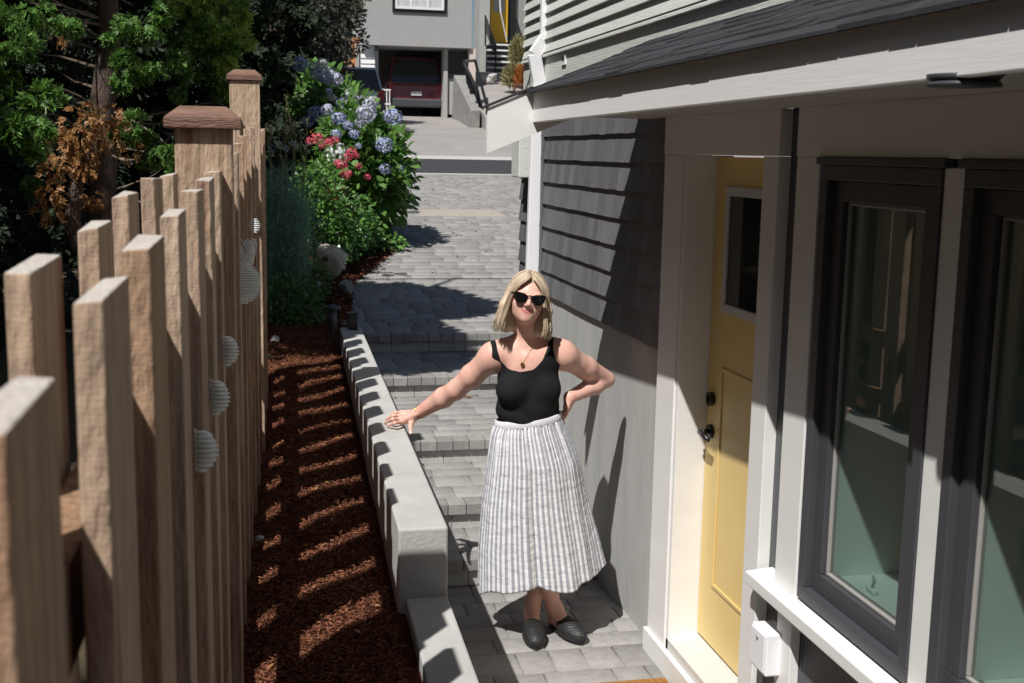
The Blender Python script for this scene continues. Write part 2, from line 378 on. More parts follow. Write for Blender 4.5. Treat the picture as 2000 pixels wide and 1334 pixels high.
D = rng.normal(size=(n, 3))*np.array([1, 1, .35]); Nn = rng.normal(size=(n, 3))*.5+np.array([0, 0, 1])
o = leaves('mulch_chips', np.stack([px, py, pz], 1), D, Nn, rng.uniform(.007, .028, n), rng.uniform(.002, .006, n), M['chip'])
tag(o, 'shredded red-brown bark mulch covering the bed beside the fence', 'mulch', kind='stuff')
# mulch edge beside the curved path
V = []; F = []
for j in range(40):
    y = 9.4+j*.25
    for i in range(9):
        x = -1.5+(leftedge(y)-.01+1.5)*i/8; V.append((x, y, zp(y)-.004+random.uniform(-.012, .006)*(i < 8)))
for j in range(39):
    for i in range(8): F.append((j*9+i, j*9+i+1, (j+1)*9+i+1, (j+1)*9+i))
tag(quads('planting_bed', V, F, M['mulch']), kind='structure')
n = 9000
py = rng.uniform(9.4, 16, n); px = np.array([leftedge(y) for y in py])-rng.uniform(0.01, 1.3, n)**1.3
D = rng.normal(size=(n, 3))*np.array([1, 1, .35]); Nn = rng.normal(size=(n, 3))*.5+np.array([0, 0, 1])
o = leaves('mulch_chips', np.stack([px, py, zp(py)+.004], 1), D, Nn, rng.uniform(.02, .06, n), rng.uniform(.01, .02, n), M['chip'])
tag(o, 'shredded bark mulch around the shrubs beside the upper path', 'mulch', kind='stuff')
# ================================================================ LOW WALL
lw = empty('low_retaining_wall', (.55, 4, .6), 'pale concrete low wall the woman leans her hand on, stepping down towards the viewer', 'low wall')
def wseg(ya, yb, zt, wl, name, zb=-.1):
    m = MB(); xa, xb = wallx(ya), wallx(yb)
    P = [(xa-wl, ya, zb), (xa, ya, zb), (xb, yb, zb), (xb-wl+.02, yb, zb)]
    m.hexa(P+[(p[0], p[1], zt) for p in P], .008); return m.build(name, M['concrete'], lw)
wseg(3.86, 8.55, .93, .172, 'upper_section')
wseg(.6, 3.858, .685, .166, 'lower_section')
# ================================================================ FENCE
XF = lambda y: -.145+.023*y+.0036*min(max(0, y-3), 3)**2
fence = empty('cedar_fence', (0, 3, .7), 'cedar board fence with alternating boards and capped posts beside the mulch bed', 'fence')
def board(x1, y0, y1, zt, zb=.45, th=.028, name='board'):
    """board with right face at x1"""
    m = MB(); j = lambda: random.uniform(-.003, .003); t0 = random.uniform(-.004, .004)
    seg = 1
    P = [(x1-th+j(), y0+j(), zb), (x1+j(), y0+j(), zb), (x1+j(), y1+j(), zb), (x1-th+j(), y1+j(), zb)]
    x1 += t0
    T = [(x1-th+j(), y0+j(), zt+j()), (x1+j(), y0+j(), zt+j()), (x1+j(), y1+j(), zt+j()), (x1-th+j(), y1+j(), zt+j())]
    m.hexa(P+T, .0025); o = m.build(name, [M['wood'], M['endgrain']], fence)
    for p in o.data.polygons:
        if p.normal.z > .8 and p.center.z > 1.5: p.material_index = 1
    return o
frontz = {-1: 2.050, 0: 2.076, 1: 2.090, 2: 2.108, 3: 2.126, 4: 2.138, 5: 2.146}
backpx = [(135, 500), (225, 433), (283, 376), (330, 347), (362, 340)]
backz = {}
for k, q in enumerate(backpx):
    r = ray(*q); r = r/r[1]; backz[k] = Z0+r[2]*(1.335+.355*k)
for k in range(-4, 18):
    y0 = .99+.355*k
    if y0 < 3.30 < y0+.184: pass
    zt = frontz.get(k, 2.045 if k < 0 else 2.02+.042*y0+.028*max(0, y0-3.3)+random.uniform(-.012, .012))
    if y0 > 6.2: zt = 2.06+.036*y0
    if not (5.8 < y0 < 6.1) and k != 6: board(XF(y0), y0, y0+.184, zt)
    y0b = y0+.175
    zt = backz.get(k, 2.04 if k < 0 else 2.035+.042*y0b+.028*max(0, y0b-3.3)+random.uniform(-.012, .012))
    board(XF(y0b)-.085, y0b+(.026 if k > 0 else 0), y0b+.184, zt)
for (za, zb) in ((1.80, 1.89), (.99, 1.08), (.66, .74)):
    m = MB()
    for (ya, yb) in ((-.6, 2.89), (3.04, 5.86), (6.04, 7.3)):
        P = [(XF(ya)-.078, ya), (XF(ya)-.036, ya), (XF(yb)-.036, yb), (XF(yb)-.078, yb)]
        s = .036*1.0
        m.hexa([(p[0], p[1], za+s*(p[1]-2)) for p in P]+[(p[0], p[1], zb+s*(p[1]-2)) for p in P])
    m.build('rail', M['wood2'], fence)
def post(px0, px1, y, w, ztop, capw):
    x0 = at(px0, 250, Y=y).x; x1 = x0+w
    if y < 4: x1 = XF(y)+.024; x0 = x1-w
    else: x0 -= .014; x1 -= .014
    p = MB().box(x0, x1, y, y+w, .5, ztop, .004).build('post', M['wood'], fence)
    c = MB(); cx = (x0+x1)/2; cy = y+w/2; h = capw/2; z = ztop
    c.box(cx-h, cx+h, cy-h, cy+h, z-.002, z+.022, .003)
    k = h-.035
    c.hexa([(cx-h, cy-h, z+.022), (cx+h, cy-h, z+.022), (cx+h, cy+h, z+.022), (cx-h, cy+h, z+.022), (cx-k, cy-k, z+.05), (cx+k, cy-k, z+.05), (cx+k, cy+k, z+.05), (cx-k, cy+k, z+.05)], .002)
    c.build('post_cap', M['cap_wood'], p)
post(350, 455, 2.90, .132, 2.246, .176)
post(455, 512, 5.87, .142, 2.52, .165)
# ribbed white ornaments on the boards
def ribdisc(name, c, r, lab, extra=()):
    root = empty(name, c, lab, 'ornament', 'ribbed white ornaments on the fence')
    def disc(c, rx, rz, nm, tilt=0):
        m = MB(); nrib = max(7, int(rz*2/.0075)); ct, st = math.cos(tilt), math.sin(tilt)
        for k in range(nrib):
            w = -rz+2*rz*(k+.5)/nrib; half = rx*math.sqrt(max(0, 1-(w/rz)**2))
            if half < .004: continue
            hl = 0 if nm == 'ribbed_disc' and rz < .05 else half; A = Vector(c)+Vector((-hl*ct-w*st, .0, -hl*st+w*ct)); B = Vector(c)+Vector((half*ct-w*st, 0, half*st+w*ct))
            m.tube([A, A.lerp(B, .5)+Vector((0, -.006, 0)), B], [.0022, .003, .0022], 6)
        m.tube([Vector(c)+Vector((-rz*st, .003, -rz*ct)), Vector(c)+Vector((rz*st*-1*-1, .003, rz*ct))], .002, 6)
        mm = MB().ball((c[0]+(rx*.45 if nm == 'ribbed_disc' and rz < .05 else 0), c[1]+.006, c[2]), (rx*(.46 if nm == 'ribbed_disc' and rz < .05 else .93), .003, rz*.9), 2)
        m.build(nm, M['white_plastic'], root, True); mm.build('backing', M['white_plastic'], root, True)
    disc(c, r, r, 'ribbed_disc')
    for (e, rx, rz, tl) in extra: disc(e, rx, rz, 'ribbed_lobe', tl)
for (qx, qy, Y, r, lab) in ((382, 881, 1.875, .0345, 'nearest ribbed white disc ornament low on the fence boards'), (412, 777, 2.235, .0345, 'ribbed white disc ornament between the nearest disc and the third one on the fence'), (435, 686, 2.59, .034, 'ribbed white disc ornament just below the tall lobed one on the fence')):
    ribdisc('fence_ornament', at(qx, qy, Y=Y-.012), r, lab)
c0 = at(470, 553, Y=3.9)
ribdisc('fence_ornament', c0, .068, 'tall lobed white ornament with leaf shapes and a small disc on top', extra=[(at(484, 497, Y=3.9), .024, .056, -.35), (at(471, 503, Y=3.9), .02, .045, .45), (at(497, 441, Y=3.9), .018, .024, 0)])
# ================================================================ HOUSE
XW = 1.723
house = empty('house', (1.8, 4, 0), 'dark shingled house with cream trim, porch roof and yellow door on the right', 'house')
MB().box(XW, 1.95, 4.80, 7.72, -.1, 1.372, .004).build('foundation', M['foundation'], house)
# shingles, course by course
sh = MB(); z = 1.36; ci = 0
while z < 2.50:
    y = 4.80-random.uniform(0, .1)
    while y < 7.70:
        w = random.uniform(.075, .16); ya, yb = max(y, 4.82), min(y+w, 7.10)
        if y > 7.06: ya, yb = max(y, 7.12), min(y+w, 7.72)
        y += w
        if yb-ya < .01: continue
        dz = random.uniform(-.002, .002); th = .021
        ztp = min(z+.15, 2.598); sh.hexa([(XW-th, ya+.0012, z+dz), (XW-th, yb-.0012, z+dz), (XW+.01, yb-.0012, z+dz), (XW+.01, ya+.0012, z+dz),
                 (XW-.004, ya+.0012, ztp), (XW-.004, yb-.0012, ztp), (XW+.01, yb-.0012, ztp), (XW+.01, ya+.0012, ztp)])
    z += .1345
sh.build('shingle_siding', M['shingle'], house)
MB().box(XW-.001, 1.9, 4.82, 7.72, 1.373, 2.598).build('wall_sheathing', M['dark_siding'], house)
MB().box(XW-.022, XW-.002, 7.06, 7.115, 1.30, 2.598).build('dark_strip', M['dark_siding'], house)  # narrow dark strip between siding and downspout
# downspout
ds = MB()
def rect_run(P, w=.078, d=.052):
    for a, b in zip(P, P[1:]):
        a, b = Vector(a), Vector(b); t = (b-a).normalized(); s1 = Vector((1, 0, 0)); s1 = (s1-t*s1.dot(t)).normalized(); s2 = t.cross(s1)
        Q = []
        for e in (a-t*.004, b+t*.004):
            Q += [e-s1*w/2-s2*d/2, e+s1*w/2-s2*d/2, e+s1*w/2+s2*d/2, e-s1*w/2+s2*d/2]
        ds.hexa(Q, .006)
rect_run([(1.655, 7.16, .60), (1.690, 7.16, 2.63), (1.655, 7.15, 2.79), (1.728, 7.14, 2.90), (1.722, 7.14, 4.6)])
ds.build('downspout', M['white_metal'], house)
cb = MB()
cb.tube([at(1052, 0, Y=7.45), at(1046, 90, Y=7.45), at(1032, 165, Y=7.4)], .006, 6)
cb.tube([at(1046, 0, Y=7.6), at(1044, 120, Y=7.6), at(1028, 172, Y=7.5)], .005, 6)
cb.build('cable', M['black_metal'], house)
ub = MB().box(1.60, 1.70, 7.28, 7.5, 2.05, 2.32, .006); ub.build('utility_box', M['lap'], house)
# upper wall
MB().box(1.74, 2.3, -1, 7.74, 2.62, 6.5).build('upper_wall', M['lap'], house)
MB().box(1.722, 1.739, -1, 7.74, 2.60, 2.772, .002).build('frieze_board', M['lap'], house)
v = MB().box(1.712, 1.7215, 6.63, 6.72, 2.70, 2.757).build('vent', M['trim'], house)
MB().box(1.708, 1.7115, 6.645, 6.705, 2.728, 2.752).build('vent_opening', M['black_metal'], v)
MB().hexa([(1.701, -1, 2.774), (1.739, -1, 2.774), (1.739, 7.74, 2.774), (1.701, 7.74, 2.774), (1.703, -1, 2.790), (1.739, -1, 2.806), (1.739, 7.74, 2.806), (1.703, 7.74, 2.790)], .002).build('drip_ledge', M['lap'], house)
lp = MB(); z = 2.802
while z < 5.0:
    y = -1.0
    while y < 7.72:
        w = random.uniform(2, 3.6); yb = min(y+w, 7.72)
        lp.hexa([(1.706, y+.001, z), (1.706, yb-.001, z), (1.739, yb-.001, z), (1.739, y+.001, z), (1.728, y+.001, z+.08), (1.728, yb-.001, z+.08), (1.739, yb-.001, z+.08), (1.739, y+.001, z+.08)])
        y += w
    z += .0755
lp.build('lap_siding', M['lap'], house)
# porch roof
YR = 5.06; s = .44; XE = 1.19; zt = 2.466
rf = MB().hexa([(XE-.015, -1, zt-.009), (XE-.015, YR+.02, zt-.009), (XW+.01, YR+.02, zt-.009+(XW+.03-XE)*s), (XW+.01, -1, zt-.009+(XW+.03-XE)*s),
                (XE-.02, -1, zt), (XE-.02, YR+.02, zt), (XW+.01, YR+.02, zt+(XW+.03-XE)*s), (XW+.01, -1, zt+(XW+.03-XE)*s)]).build('porch_roof', M['asphalt_shingle'], house)
shg = MB(); x = XE-.032; k = 0
while x < XW-.02:
    y = -1+random.uniform(0, .2)
    while y < YR+.02:
        w = random.choice([.1, .14, .2, .28]); yb = min(y+w, YR+.035); x1 = min(x+.15, XW+.005)
        e = random.uniform(-.0015, .0015); th = random.choice([.009, .012, .015])
        za = zt+(x+e-XE+.0)*s+.003; zb = zt+(x1-XE)*s+.003
        shg.hexa([(x+e, y+.002, za), (x+e, yb-.002, za), (x1, yb-.002, zb-.004), (x1, y+.002, zb-.004),
                  (x+e, y+.002, za+th), (x+e, yb-.002, za+th), (x1, yb-.002, zb+.006), (x1, y+.002, zb+.006)])
        y += w
    x += .085; k += 1
shg.build('roof_shingles', M['asphalt_shingle'], rf)
MB().box(XE, XE+.03, -1, YR-.012, 2.334, 2.462, .003).build('fascia', M['fascia'], rf)
# rake board continues past the fascia
zA = 2.200; xA = 1.000
rk = MB().prism([(xA, YR-.011, zA), (XW, YR-.011, zA+(XW-xA)*.43), (XW, YR-.011, zA+.188+(XW-xA)*.44), (xA, YR-.011, zA+.188)], (0, .03, 0))
rk.build('rake_board', M['trim'], rf)
rt = MB().prism([(xA-.012, YR-.02, zA+.190), (XE-.0, YR-.02, zA+.190+(XE-xA+.012)*.44), (XE, YR-.02, zA+.199+(XE-xA+.012)*.44), (xA-.012, YR-.02, zA+.199)], (0, .06, 0))
rt.build('drip_edge', M['asphalt_shingle'], rf)
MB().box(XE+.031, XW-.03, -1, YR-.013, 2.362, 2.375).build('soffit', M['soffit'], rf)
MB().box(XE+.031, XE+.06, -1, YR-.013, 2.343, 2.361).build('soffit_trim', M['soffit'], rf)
# the eave is not quite parallel to the wall
def skew(o):
    for v in o.data.vertices:
        x, y, z = v.co
        q = (XW-x)/(XW-1.19); 
        if q > 0: v.co.x = x+(.05-.038*(y-3.12))*q; v.co.z = z+.008*(YR-y)*min(q, 1.3)-.003
    for c in o.children: skew(c)
skew(rf)
# door wall
MB().box(1.735, 1.9, 3.40, 3.69, -.05, 2.38).build('panel_siding', M['dark_siding'], house)
MB().box(1.90, 2.0, -1.0, 3.36, -.1, .80).build('base_wall', M['dark_siding'], house)
MB().box(1.735, 1.9, -1.0, 3.395, -.1, .70).build('lower_panel', M['dark_siding'], house)
MB().box(1.735, 1.9, -1.0, 3.395, 2.19, 2.38).build('upper_panel', M['dark_siding'], house)
t1 = MB(); t1.box(1.692, 1.734, 4.60, 4.82, .02, 2.2045, .003); t1.build('door_trim', M['trim'], house)
t1 = MB(); t1.box(1.692, 1.80, 3.69, 3.812, -.02, 2.2045, .003); t1.build('door_trim', M['trim'], house)
t1 = MB(); t1.box(1.690, 1.90, 3.69, 4.825, 2.206, 2.361, .003); t1.build('door_header', M['trim'], house)
MB().box(1.70, 1.90, 4.57, 4.598, .0, 2.2045, .002).build('door_jamb', M['trim'], house)
MB().box(1.86, 1.90, 3.69, 4.58, .0, 2.2).build('door_backing', M['black_metal'], house)
# door slab with raised and sunken panel
XD = 1.829
door = MB().box(XD, XD+.04, 3.72, 4.566, .175, 2.2, .002).build('door', M['door'], house)
fp = MB()
def ringframe(mb, x, ya, yb, za, zb, w, d):
    mb.box(x-d, x, ya, yb, za, za+w, .002); mb.box(x-d, x, ya, yb, zb-w, zb, .002)
    mb.box(x-d, x, ya, ya+w, za+w+.0005, zb-w-.0005, .002); mb.box(x-d, x, yb-w, yb, za+w+.0005, zb-w-.0005, .002)
ringframe(fp, XD-.0005, 3.86, 4.42, .435, 1.36, .016, .006)
fp.build('panel_moulding', M['door'], door)
pf = MB(); ringframe(pf, XD-.0005, 3.85, 4.44, 1.585, 2.085, .036, .011); pf.build('pane_frame', mat('vinyl_grey', (.55, .56, .58), None, rough=.4), door)
MB().box(XD-.004, XD-.001, 3.887, 4.403, 1.622, 2.048).build('pane', M['darkglass'], door)
h = MB(); h.cyl((XD-.006, 4.505, 1.075), .03, .012, 'X', 24); h.tube([(XD-.01, 4.505, 1.075), (XD-.05, 4.505, 1.075)], .011, 12)
h.tube([(XD-.052, 4.50, 1.075), (XD-.055, 4.46, 1.073), (XD-.05, 4.41, 1.062)], [.012, .011, .009], 10); h.build('handle', M['black_metal'], door, True)
h = MB(); h.cyl((XD-.01, 4.505, 1.212), .031, .02, 'X', 24, .027); h.box(XD-.028, XD-.019, 4.50, 4.511, 1.197, 1.227, .002); h.build('deadbolt', M['black_metal'], door)
MB().hexa([(1.70, 3.7, .02), (1.70, 4.60, .02), (1.86, 4.6, .02), (1.86, 3.7, .02), (1.70, 3.7, .145), (1.70, 4.6, .145), (1.86, 4.6, .165), (1.86, 3.7, .165)], .003).build('threshold', M['threshold'], house)
MB().box(1.675, 1.7, 3.70, 4.83, -.02, .10, .003).build('door_sill_board', M['trim'], house)
MB().box(XW, 1.735, 4.77, 4.80, -.1, 1.3).build('base_filler', M['foundation'], house)
# windows
def window(ya, yb):
    f = MB()
    def ring(mb, x0, x1, a, b, c, d, w):
        mb.box(x0, x1, a, b, c, c+w, .003); mb.box(x0, x1, a, b, d-w, d, .003); mb.box(x0, x1, a, a+w, c+w+.0005, d-w-.0005, .003); mb.box(x0, x1, b-w, b, c+w+.0005, d-w-.0005, .003)
    ring(f, 1.688, 1.80, ya, yb, .80, 2.182, .045)
    fo = f.build('window', M['frame'], house)
    g = MB(); ring(g, 1.712, 1.77, ya+.046, yb-.046, .846, 2.136, .062); g.build('sash', M['frame'], fo)
    g = MB(); ring(g, 1.728, 1.75, ya+.109, yb-.109, .909, 2.073, .010); g.build('glazing_bead', mat('bead', (.30, .29, .27), None, rough=.5), fo)
    MB().box(1.738, 1.741, ya+.119, yb-.119, .919, 2.063).build('pane', M['glass'], fo)
    MB().box(1.68, 1.712, ya-.02, yb+.02, 2.183, 2.204, .002).build('drip_cap', M['frame'], fo)
    st = MB(); st.box(1.7715, 2.02, ya+.05, yb-.05, .86, .905, .002); st.box(1.743, 2.02, yb-.118, yb-.10, .906, 2.13); st.box(1.771, 1.97, ya+.05, ya+.075, .90, 2.13); st.build('inner_return', M['mint'], fo)
    cr = MB(); cy = yb-.27; cr.box(1.79, 1.81, cy-.022, cy+.022, .9055, .922, .004); cr.tube([(1.8, cy, .92), (1.80, cy-.01, .945), (1.79, cy-.02, .965), (1.785, cy-.015, .978)], .005, 8); cr.build('crank', M['mint'], fo, True)
    bl = MB(); zz = .95
    while zz < 2.1:
        bl.hexa([(1.93, ya+.06, zz), (1.93, yb-.30, zz), (1.955, yb-.30, zz+.018), (1.955, ya+.06, zz+.018), (1.93, ya+.06, zz+.002), (1.93, yb-.30, zz+.002), (1.955, yb-.30, zz+.020), (1.955, ya+.06, zz+.020)]); zz += .026
    bl.build('blind', M['blind'], fo)
window(2.713, 3.375); window(1.956, 2.618); window(1.2, 1.862)
tr = MB(); tr.box(1.692, 1.734, 3.395, 3.552, .79, 2.2045, .003); tr.build('window_trim', M['trim'], house)
for ya in (2.618, 1.862):
    MB().box(1.694, 1.80, ya+.0005, ya+.0945, .79, 2.1825, .003).build('mullion', M['trim'], house)
MB().box(1.690, 1.734, -1, 3.555, 2.2055, 2.361, .003).build('window_header', M['trim'], house)
MB().hexa([(1.635, -1, .742), (1.635, 3.665, .742), (1.80, 3.665, .742), (1.80, -1, .742), (1.635, -1, .785), (1.635, 3.665, .785), (1.80, 3.665, .798), (1.80, -1, .798)], .004).build('window_sill', M['trim'], house)
MB().box(1.70, 1.734, -1, 3.60, .70, .7415, .002).build('sill_apron', M['trim'], house)
MB().box(1.70, 1.734, 3.42, 3.53, -.02, .6995, .003).build('base_trim', M['trim'], house)
# room behind the glass
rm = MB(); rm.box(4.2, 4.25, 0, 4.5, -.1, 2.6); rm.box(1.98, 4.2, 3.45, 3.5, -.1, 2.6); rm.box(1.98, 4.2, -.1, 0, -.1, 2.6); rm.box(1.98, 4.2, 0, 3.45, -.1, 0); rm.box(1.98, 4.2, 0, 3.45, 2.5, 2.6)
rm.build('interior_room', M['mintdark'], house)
# exterior outlet box
ob = MB().box(1.648, 1.732, 3.49, 3.615, .47, .62, .006).build('outlet_box', M['white_metal'], house)
MB().box(1.643, 1.6475, 3.498, 3.607, .48, .612, .002).build('cover', M['white_metal'], ob)
MB().cyl((1.64, 3.55, .592), .006, .006, 'X', 10).build('screw', M['soffit'], ob)
# soffit light
lc = at(1885, 150, X=1.33); pl = MB(); pl.cyl((lc.x, lc.y, 2.356), .060, .014, 'Z', 40, .072); pl.cyl((lc.x, lc.y, 2.345), .070, .008, 'Z', 40, .066)
pl.build('porch_light', M['frame'], house, True)
# doormat
dm = MB(); dm.box(1.18, 1.66, 3.80, 4.48, .0045, .018, .003); dmo = empty('doormat', (1.4, 4.1, 0), 'orange-brown coir doormat on the landing before the yellow door', 'doormat')
dm.build('mat_surface', M['mat'], dmo)
dg = MB()
for i in range(16):
    for j in range(11): dg.box(1.20+i*.029, 1.212+i*.029, 3.83+j*.06, 3.865+j*.06, .018, .0225)
dg.build('raised_pattern', M['mat'], dmo)
# ================================================================ PERSON (signed distance field -> one continuous surface)
class SDF:
    def __init__(s, lo, hi, h):
        s.lo = np.array(lo, float); s.h = h; s.n = np.ceil((np.array(hi)-s.lo)/h).astype(int)+1
        s.g = np.full(s.n, 1.0, dtype=np.float32)
    def sub(s, lo, hi, pad):
        a = np.clip(np.floor((np.array(lo)-pad-s.lo)/s.h).astype(int), 0, s.n-1); b = np.clip(np.ceil((np.array(hi)+pad-s.lo)/s.h).astype(int)+1, 1, s.n)
        ax = [s.lo[i]+s.h*np.arange(a[i], b[i]) for i in range(3)]
        X = np.stack(np.meshgrid(*ax, indexing='ij'), -1); return tuple(slice(a[i], b[i]) for i in range(3)), X
    def put(s, sl, d, k, cut=False):
        o = s.g[sl]
        if cut:
            s.g[sl] = np.maximum(o, -d); return
        if k > 0:
            hh = np.clip(.5+.5*(o-d)/k, 0, 1); s.g[sl] = (o*(1-hh)+d*hh-k*hh*(1-hh)).astype(np.float32)
        else: s.g[sl] = np.minimum(o, d)
    def cone(s, a, b, r1, r2, k=.02):
        a = np.array(a, float); b = np.array(b, float); r = max(r1, r2)
        sl, X = s.sub(np.minimum(a, b)-r, np.maximum(a, b)+r, k+.03)
        ab = b-a; t = np.clip(((X-a)@ab)/max(ab@ab, 1e-9), 0, 1)
        d = np.linalg.norm(X-a-t[..., None]*ab, axis=-1)-(r1+(r2-r1)*t); s.put(sl, d, k)
    def ell(s, c, r, B=None, k=.02, cut=False):
        c = np.array(c, float); r = np.array(r, float); m = r.max()
        sl, X = s.sub(c-m, c+m, k+.03); P = X-c
        if B is not None: P = P @ np.array(B, float).T
        q = P/r; l = np.linalg.norm(q, axis=-1); l2 = np.linalg.norm(P/(r*r), axis=-1)
        s.put(sl, l*(l-1)/np.maximum(l2, 1e-6), k, cut)
    def chain(s, pts, rs, k=.015):
        for i in range(len(pts)-1): s.cone(pts[i], pts[i+1], rs[i], rs[i+1], k if i == 0 else min(k, .008))
    def mesh(s):
        g = s.g; neg = g < 0
        n = g.shape; acc = np.zeros((n[0]-1, n[1]-1, n[2]-1, 3), np.float32); cnt = np.zeros((n[0]-1, n[1]-1, n[2]-1), np.float32)
        C = [(i, j, k) for i in (0, 1) for j in (0, 1) for k in (0, 1)]
        sl = lambda c: tuple(slice(c[i], n[i]-1+c[i]) for i in range(3))
        for a in C:
            for ax in range(3):
                if a[ax]: continue
                b = list(a); b[ax] = 1; ga, gb = g[sl(a)], g[sl(b)]; cr = (ga < 0) != (gb < 0)
                t = np.where(cr, ga/np.where(cr, ga-gb, 1), 0)
                for q in range(3):
                    acc[..., q] += np.where(cr, a[q]+(t if q == ax else 0), 0)
                cnt += cr
        act = cnt > 0; idx = -np.ones(act.shape, int); idx[act] = np.arange(act.sum())
        I = np.argwhere(act); V = (I+acc[act]/cnt[act][:, None])*s.h+s.lo
        F = []
        for ax in range(3):
            o = [q for q in range(3) if q != ax]
            A = [slice(0, n[q]) for q in range(3)]; Bs = list(A); A[ax] = slice(0, n[ax]-1); Bs[ax] = slice(1, n[ax])
            cr = neg[tuple(A)] != neg[tuple(Bs)]; P = np.argwhere(cr)
            P = P[(P[:, o[0]] > 0) & (P[:, o[1]] > 0) & (P[:, o[0]] < n[o[0]]-1) & (P[:, o[1]] < n[o[1]]-1)]
            inside = neg[tuple(P.T)]
            def cell(d0, d1):
                Q = P.copy(); Q[:, o[0]] -= d0; Q[:, o[1]] -= d1; return idx[tuple(Q.T)]
            q = np.stack([cell(1, 1), cell(0, 1), cell(0, 0), cell(1, 0)], 1)
            flip = inside if ax != 1 else ~inside
            q[~flip] = q[~flip][:, ::-1]; F.append(q)
        return V, np.concatenate(F)
def smooth_mesh(V, F, it=1, lam=.5, mask=None):
    E = np.concatenate([F[:, [0, 1]], F[:, [1, 2]], F[:, [2, 3]], F[:, [3, 0]]]); E = np.concatenate([E, E[:, ::-1]])
    for _ in range(it):
        a = np.zeros_like(V); c = np.zeros(len(V)); np.add.at(a, E[:, 0], V[E[:, 1]]); np.add.at(c, E[:, 0], 1)
        N = V+lam*(a/np.maximum(c, 1)[:, None]-V); V = N if mask is None else np.where(mask[:, None], N, V)
    return V
woman = empty('person', (1.28, 5.0, 0), 'woman in black tank top and striped midi skirt with sunglasses, one hand on the wall', 'person')
M['skin'] = mat('skin', (.66, .36, .29), (.78, .50, .41), 18, .46, .22, 160, sss=.25, spec=.4, bdist=.002)
M['lip'] = mat('lip', (.58, .20, .20), None, rough=.35, sss=.1)
M['nail'] = mat('nail', (.70, .60, .66), None, rough=.2)
M['cloth_black'] = mat('black_jersey', (.010, .010, .012), (.015, .015, .018), 30, .9, .25, 500, spec=.2)
M['gold'] = mat('gold', (.75, .55, .18), None, rough=.3, metal=1)
M['shoe'] = mat('woven_leather', (.014, .014, .015), (.022, .022, .022), 30, .5, .0)
f_ = np.array([-.22, -.975, 0.]); f_ /= np.linalg.norm(f_)                 # the way she faces (towards the viewer)
r_ = np.array([.975, -.22, 0.]); r_ /= np.linalg.norm(r_); up_ = np.array([0, 0, 1.])
BASIS = np.array([r_, f_, up_])
A3 = lambda *a, **k: np.array(at(*a, **k))
body = SDF((.50, 4.74, -.02), (1.72, 5.72, 1.76), .0048)
def torso(b, g=0.0, top=False):
    k = .05
    b.ell(A3(1031, 742, Y=5.06), (.128+g, .088+g, .165+g), BASIS, k)          # rib cage
    b.ell(A3(1031, 800, Y=5.06), (.133+g, .098+g, .11+g), BASIS, k)           # waist
    b.ell(A3(1034, 880, Y=5.07), (.158+g, .115+g, .13+g), BASIS, .06)         # hips
    b.ell(A3(1000, 757, Y=5.06)+f_*.062, (.062+g, .052+g, .060+g), BASIS, .035)
    b.ell(A3(1064, 755, Y=5.06)+f_*.062, (.062+g, .052+g, .060+g), BASIS, .035)
    b.ell(A3(1031, 700, Y=5.06)+f_*.005, (.135+g, .070+g, .075+g), BASIS, .04)
    b.cone(A3(1031, 676, Y=5.07), A3(968, 690, Y=5.07), .050+g, .050+g, .03)
    b.cone(A3(1031, 676, Y=5.07), A3(1092, 686, Y=5.07), .050+g, .050+g, .03)
torso(body)
neckb = A3(1031, 672, Y=5.07)
HC = A3(1030, 583, Y=5.00)                                                # head centre
rollA = math.radians(8.5)
hu = r_*math.cos(rollA)-up_*math.sin(rollA); hw = up_*math.cos(rollA)+r_*math.sin(rollA); hv = f_.copy()
yaw = math.radians(4); hv2 = hv*math.cos(yaw)+hu*math.sin(yaw); hu = hu*math.cos(yaw)-hv*math.sin(yaw); hv = hv2
pit = math.radians(6); hv2 = hv*math.cos(pit)+hw*math.sin(pit); hw = hw*math.cos(pit)-hv*math.sin(pit); hv = hv2   # chin up a little towards the viewer above
HB = np.array([hu, hv, hw])
H = lambda u, v, w: HC+hu*u+hv*v+hw*w
body.cone(H(0, -.022, -.05), neckb, .050, .056, .03)
body.cone(neckb, A3(985, 678, Y=5.08), .050, .038, .03); body.cone(neckb, A3(1078, 676, Y=5.08), .050, .038, .03)
# skull, face
body.ell(H(0, -.018, .028), (.074, .092, .080), HB, .02)
body.ell(H(0, .022, -.022), (.065, .064, .076), HB, .03)
body.ell(H(0, .035, -.060), (.050, .046, .042), HB, .028)
body.ell(H(0, .060, -.088), (.021, .019, .016), HB, .022)
for sgn in (-1, 1):
    body.ell(H(.036*sgn, .053, -.026), (.024, .022, .024), HB, .02)
    body.ell(H(.031*sgn, .068, .022), (.024, .014, .009), HB, .012)
    body.ell(H(.011*sgn, .094, -.028), (.0085, .0095, .007), HB, .006)
    body.ell(H(.074*sgn, -.008, -.003), (.007, .018, .030), HB, .008)
    body.cone(H(.074*sgn, -.01, .02), H(.067*sgn, -.004, -.025), .006, .005, .008)
body.cone(H(0, .082, .012), H(0, .103, -.022), .0075, .0105, .010)
for sgn in (-1, 1): body.ell(H(.029*sgn, .089, .008), (.015, .010, .010), HB, .006, cut=True)
for sgn in (-1, 1): body.ell(H(.029*sgn, .078, .008), (.0125, .0125, .0115), HB, .004)      # eyeballs behind the glasses
for sgn in (-1, 1):
    body.cone(H(.025*sgn, .073, -.0475), H(.004*sgn, .0835, -.0525), .0026, .0042, .004); body.cone(H(.022*sgn, .074, -.0505), H(.003*sgn, .0830, -.0605), .0026, .0052, .004)
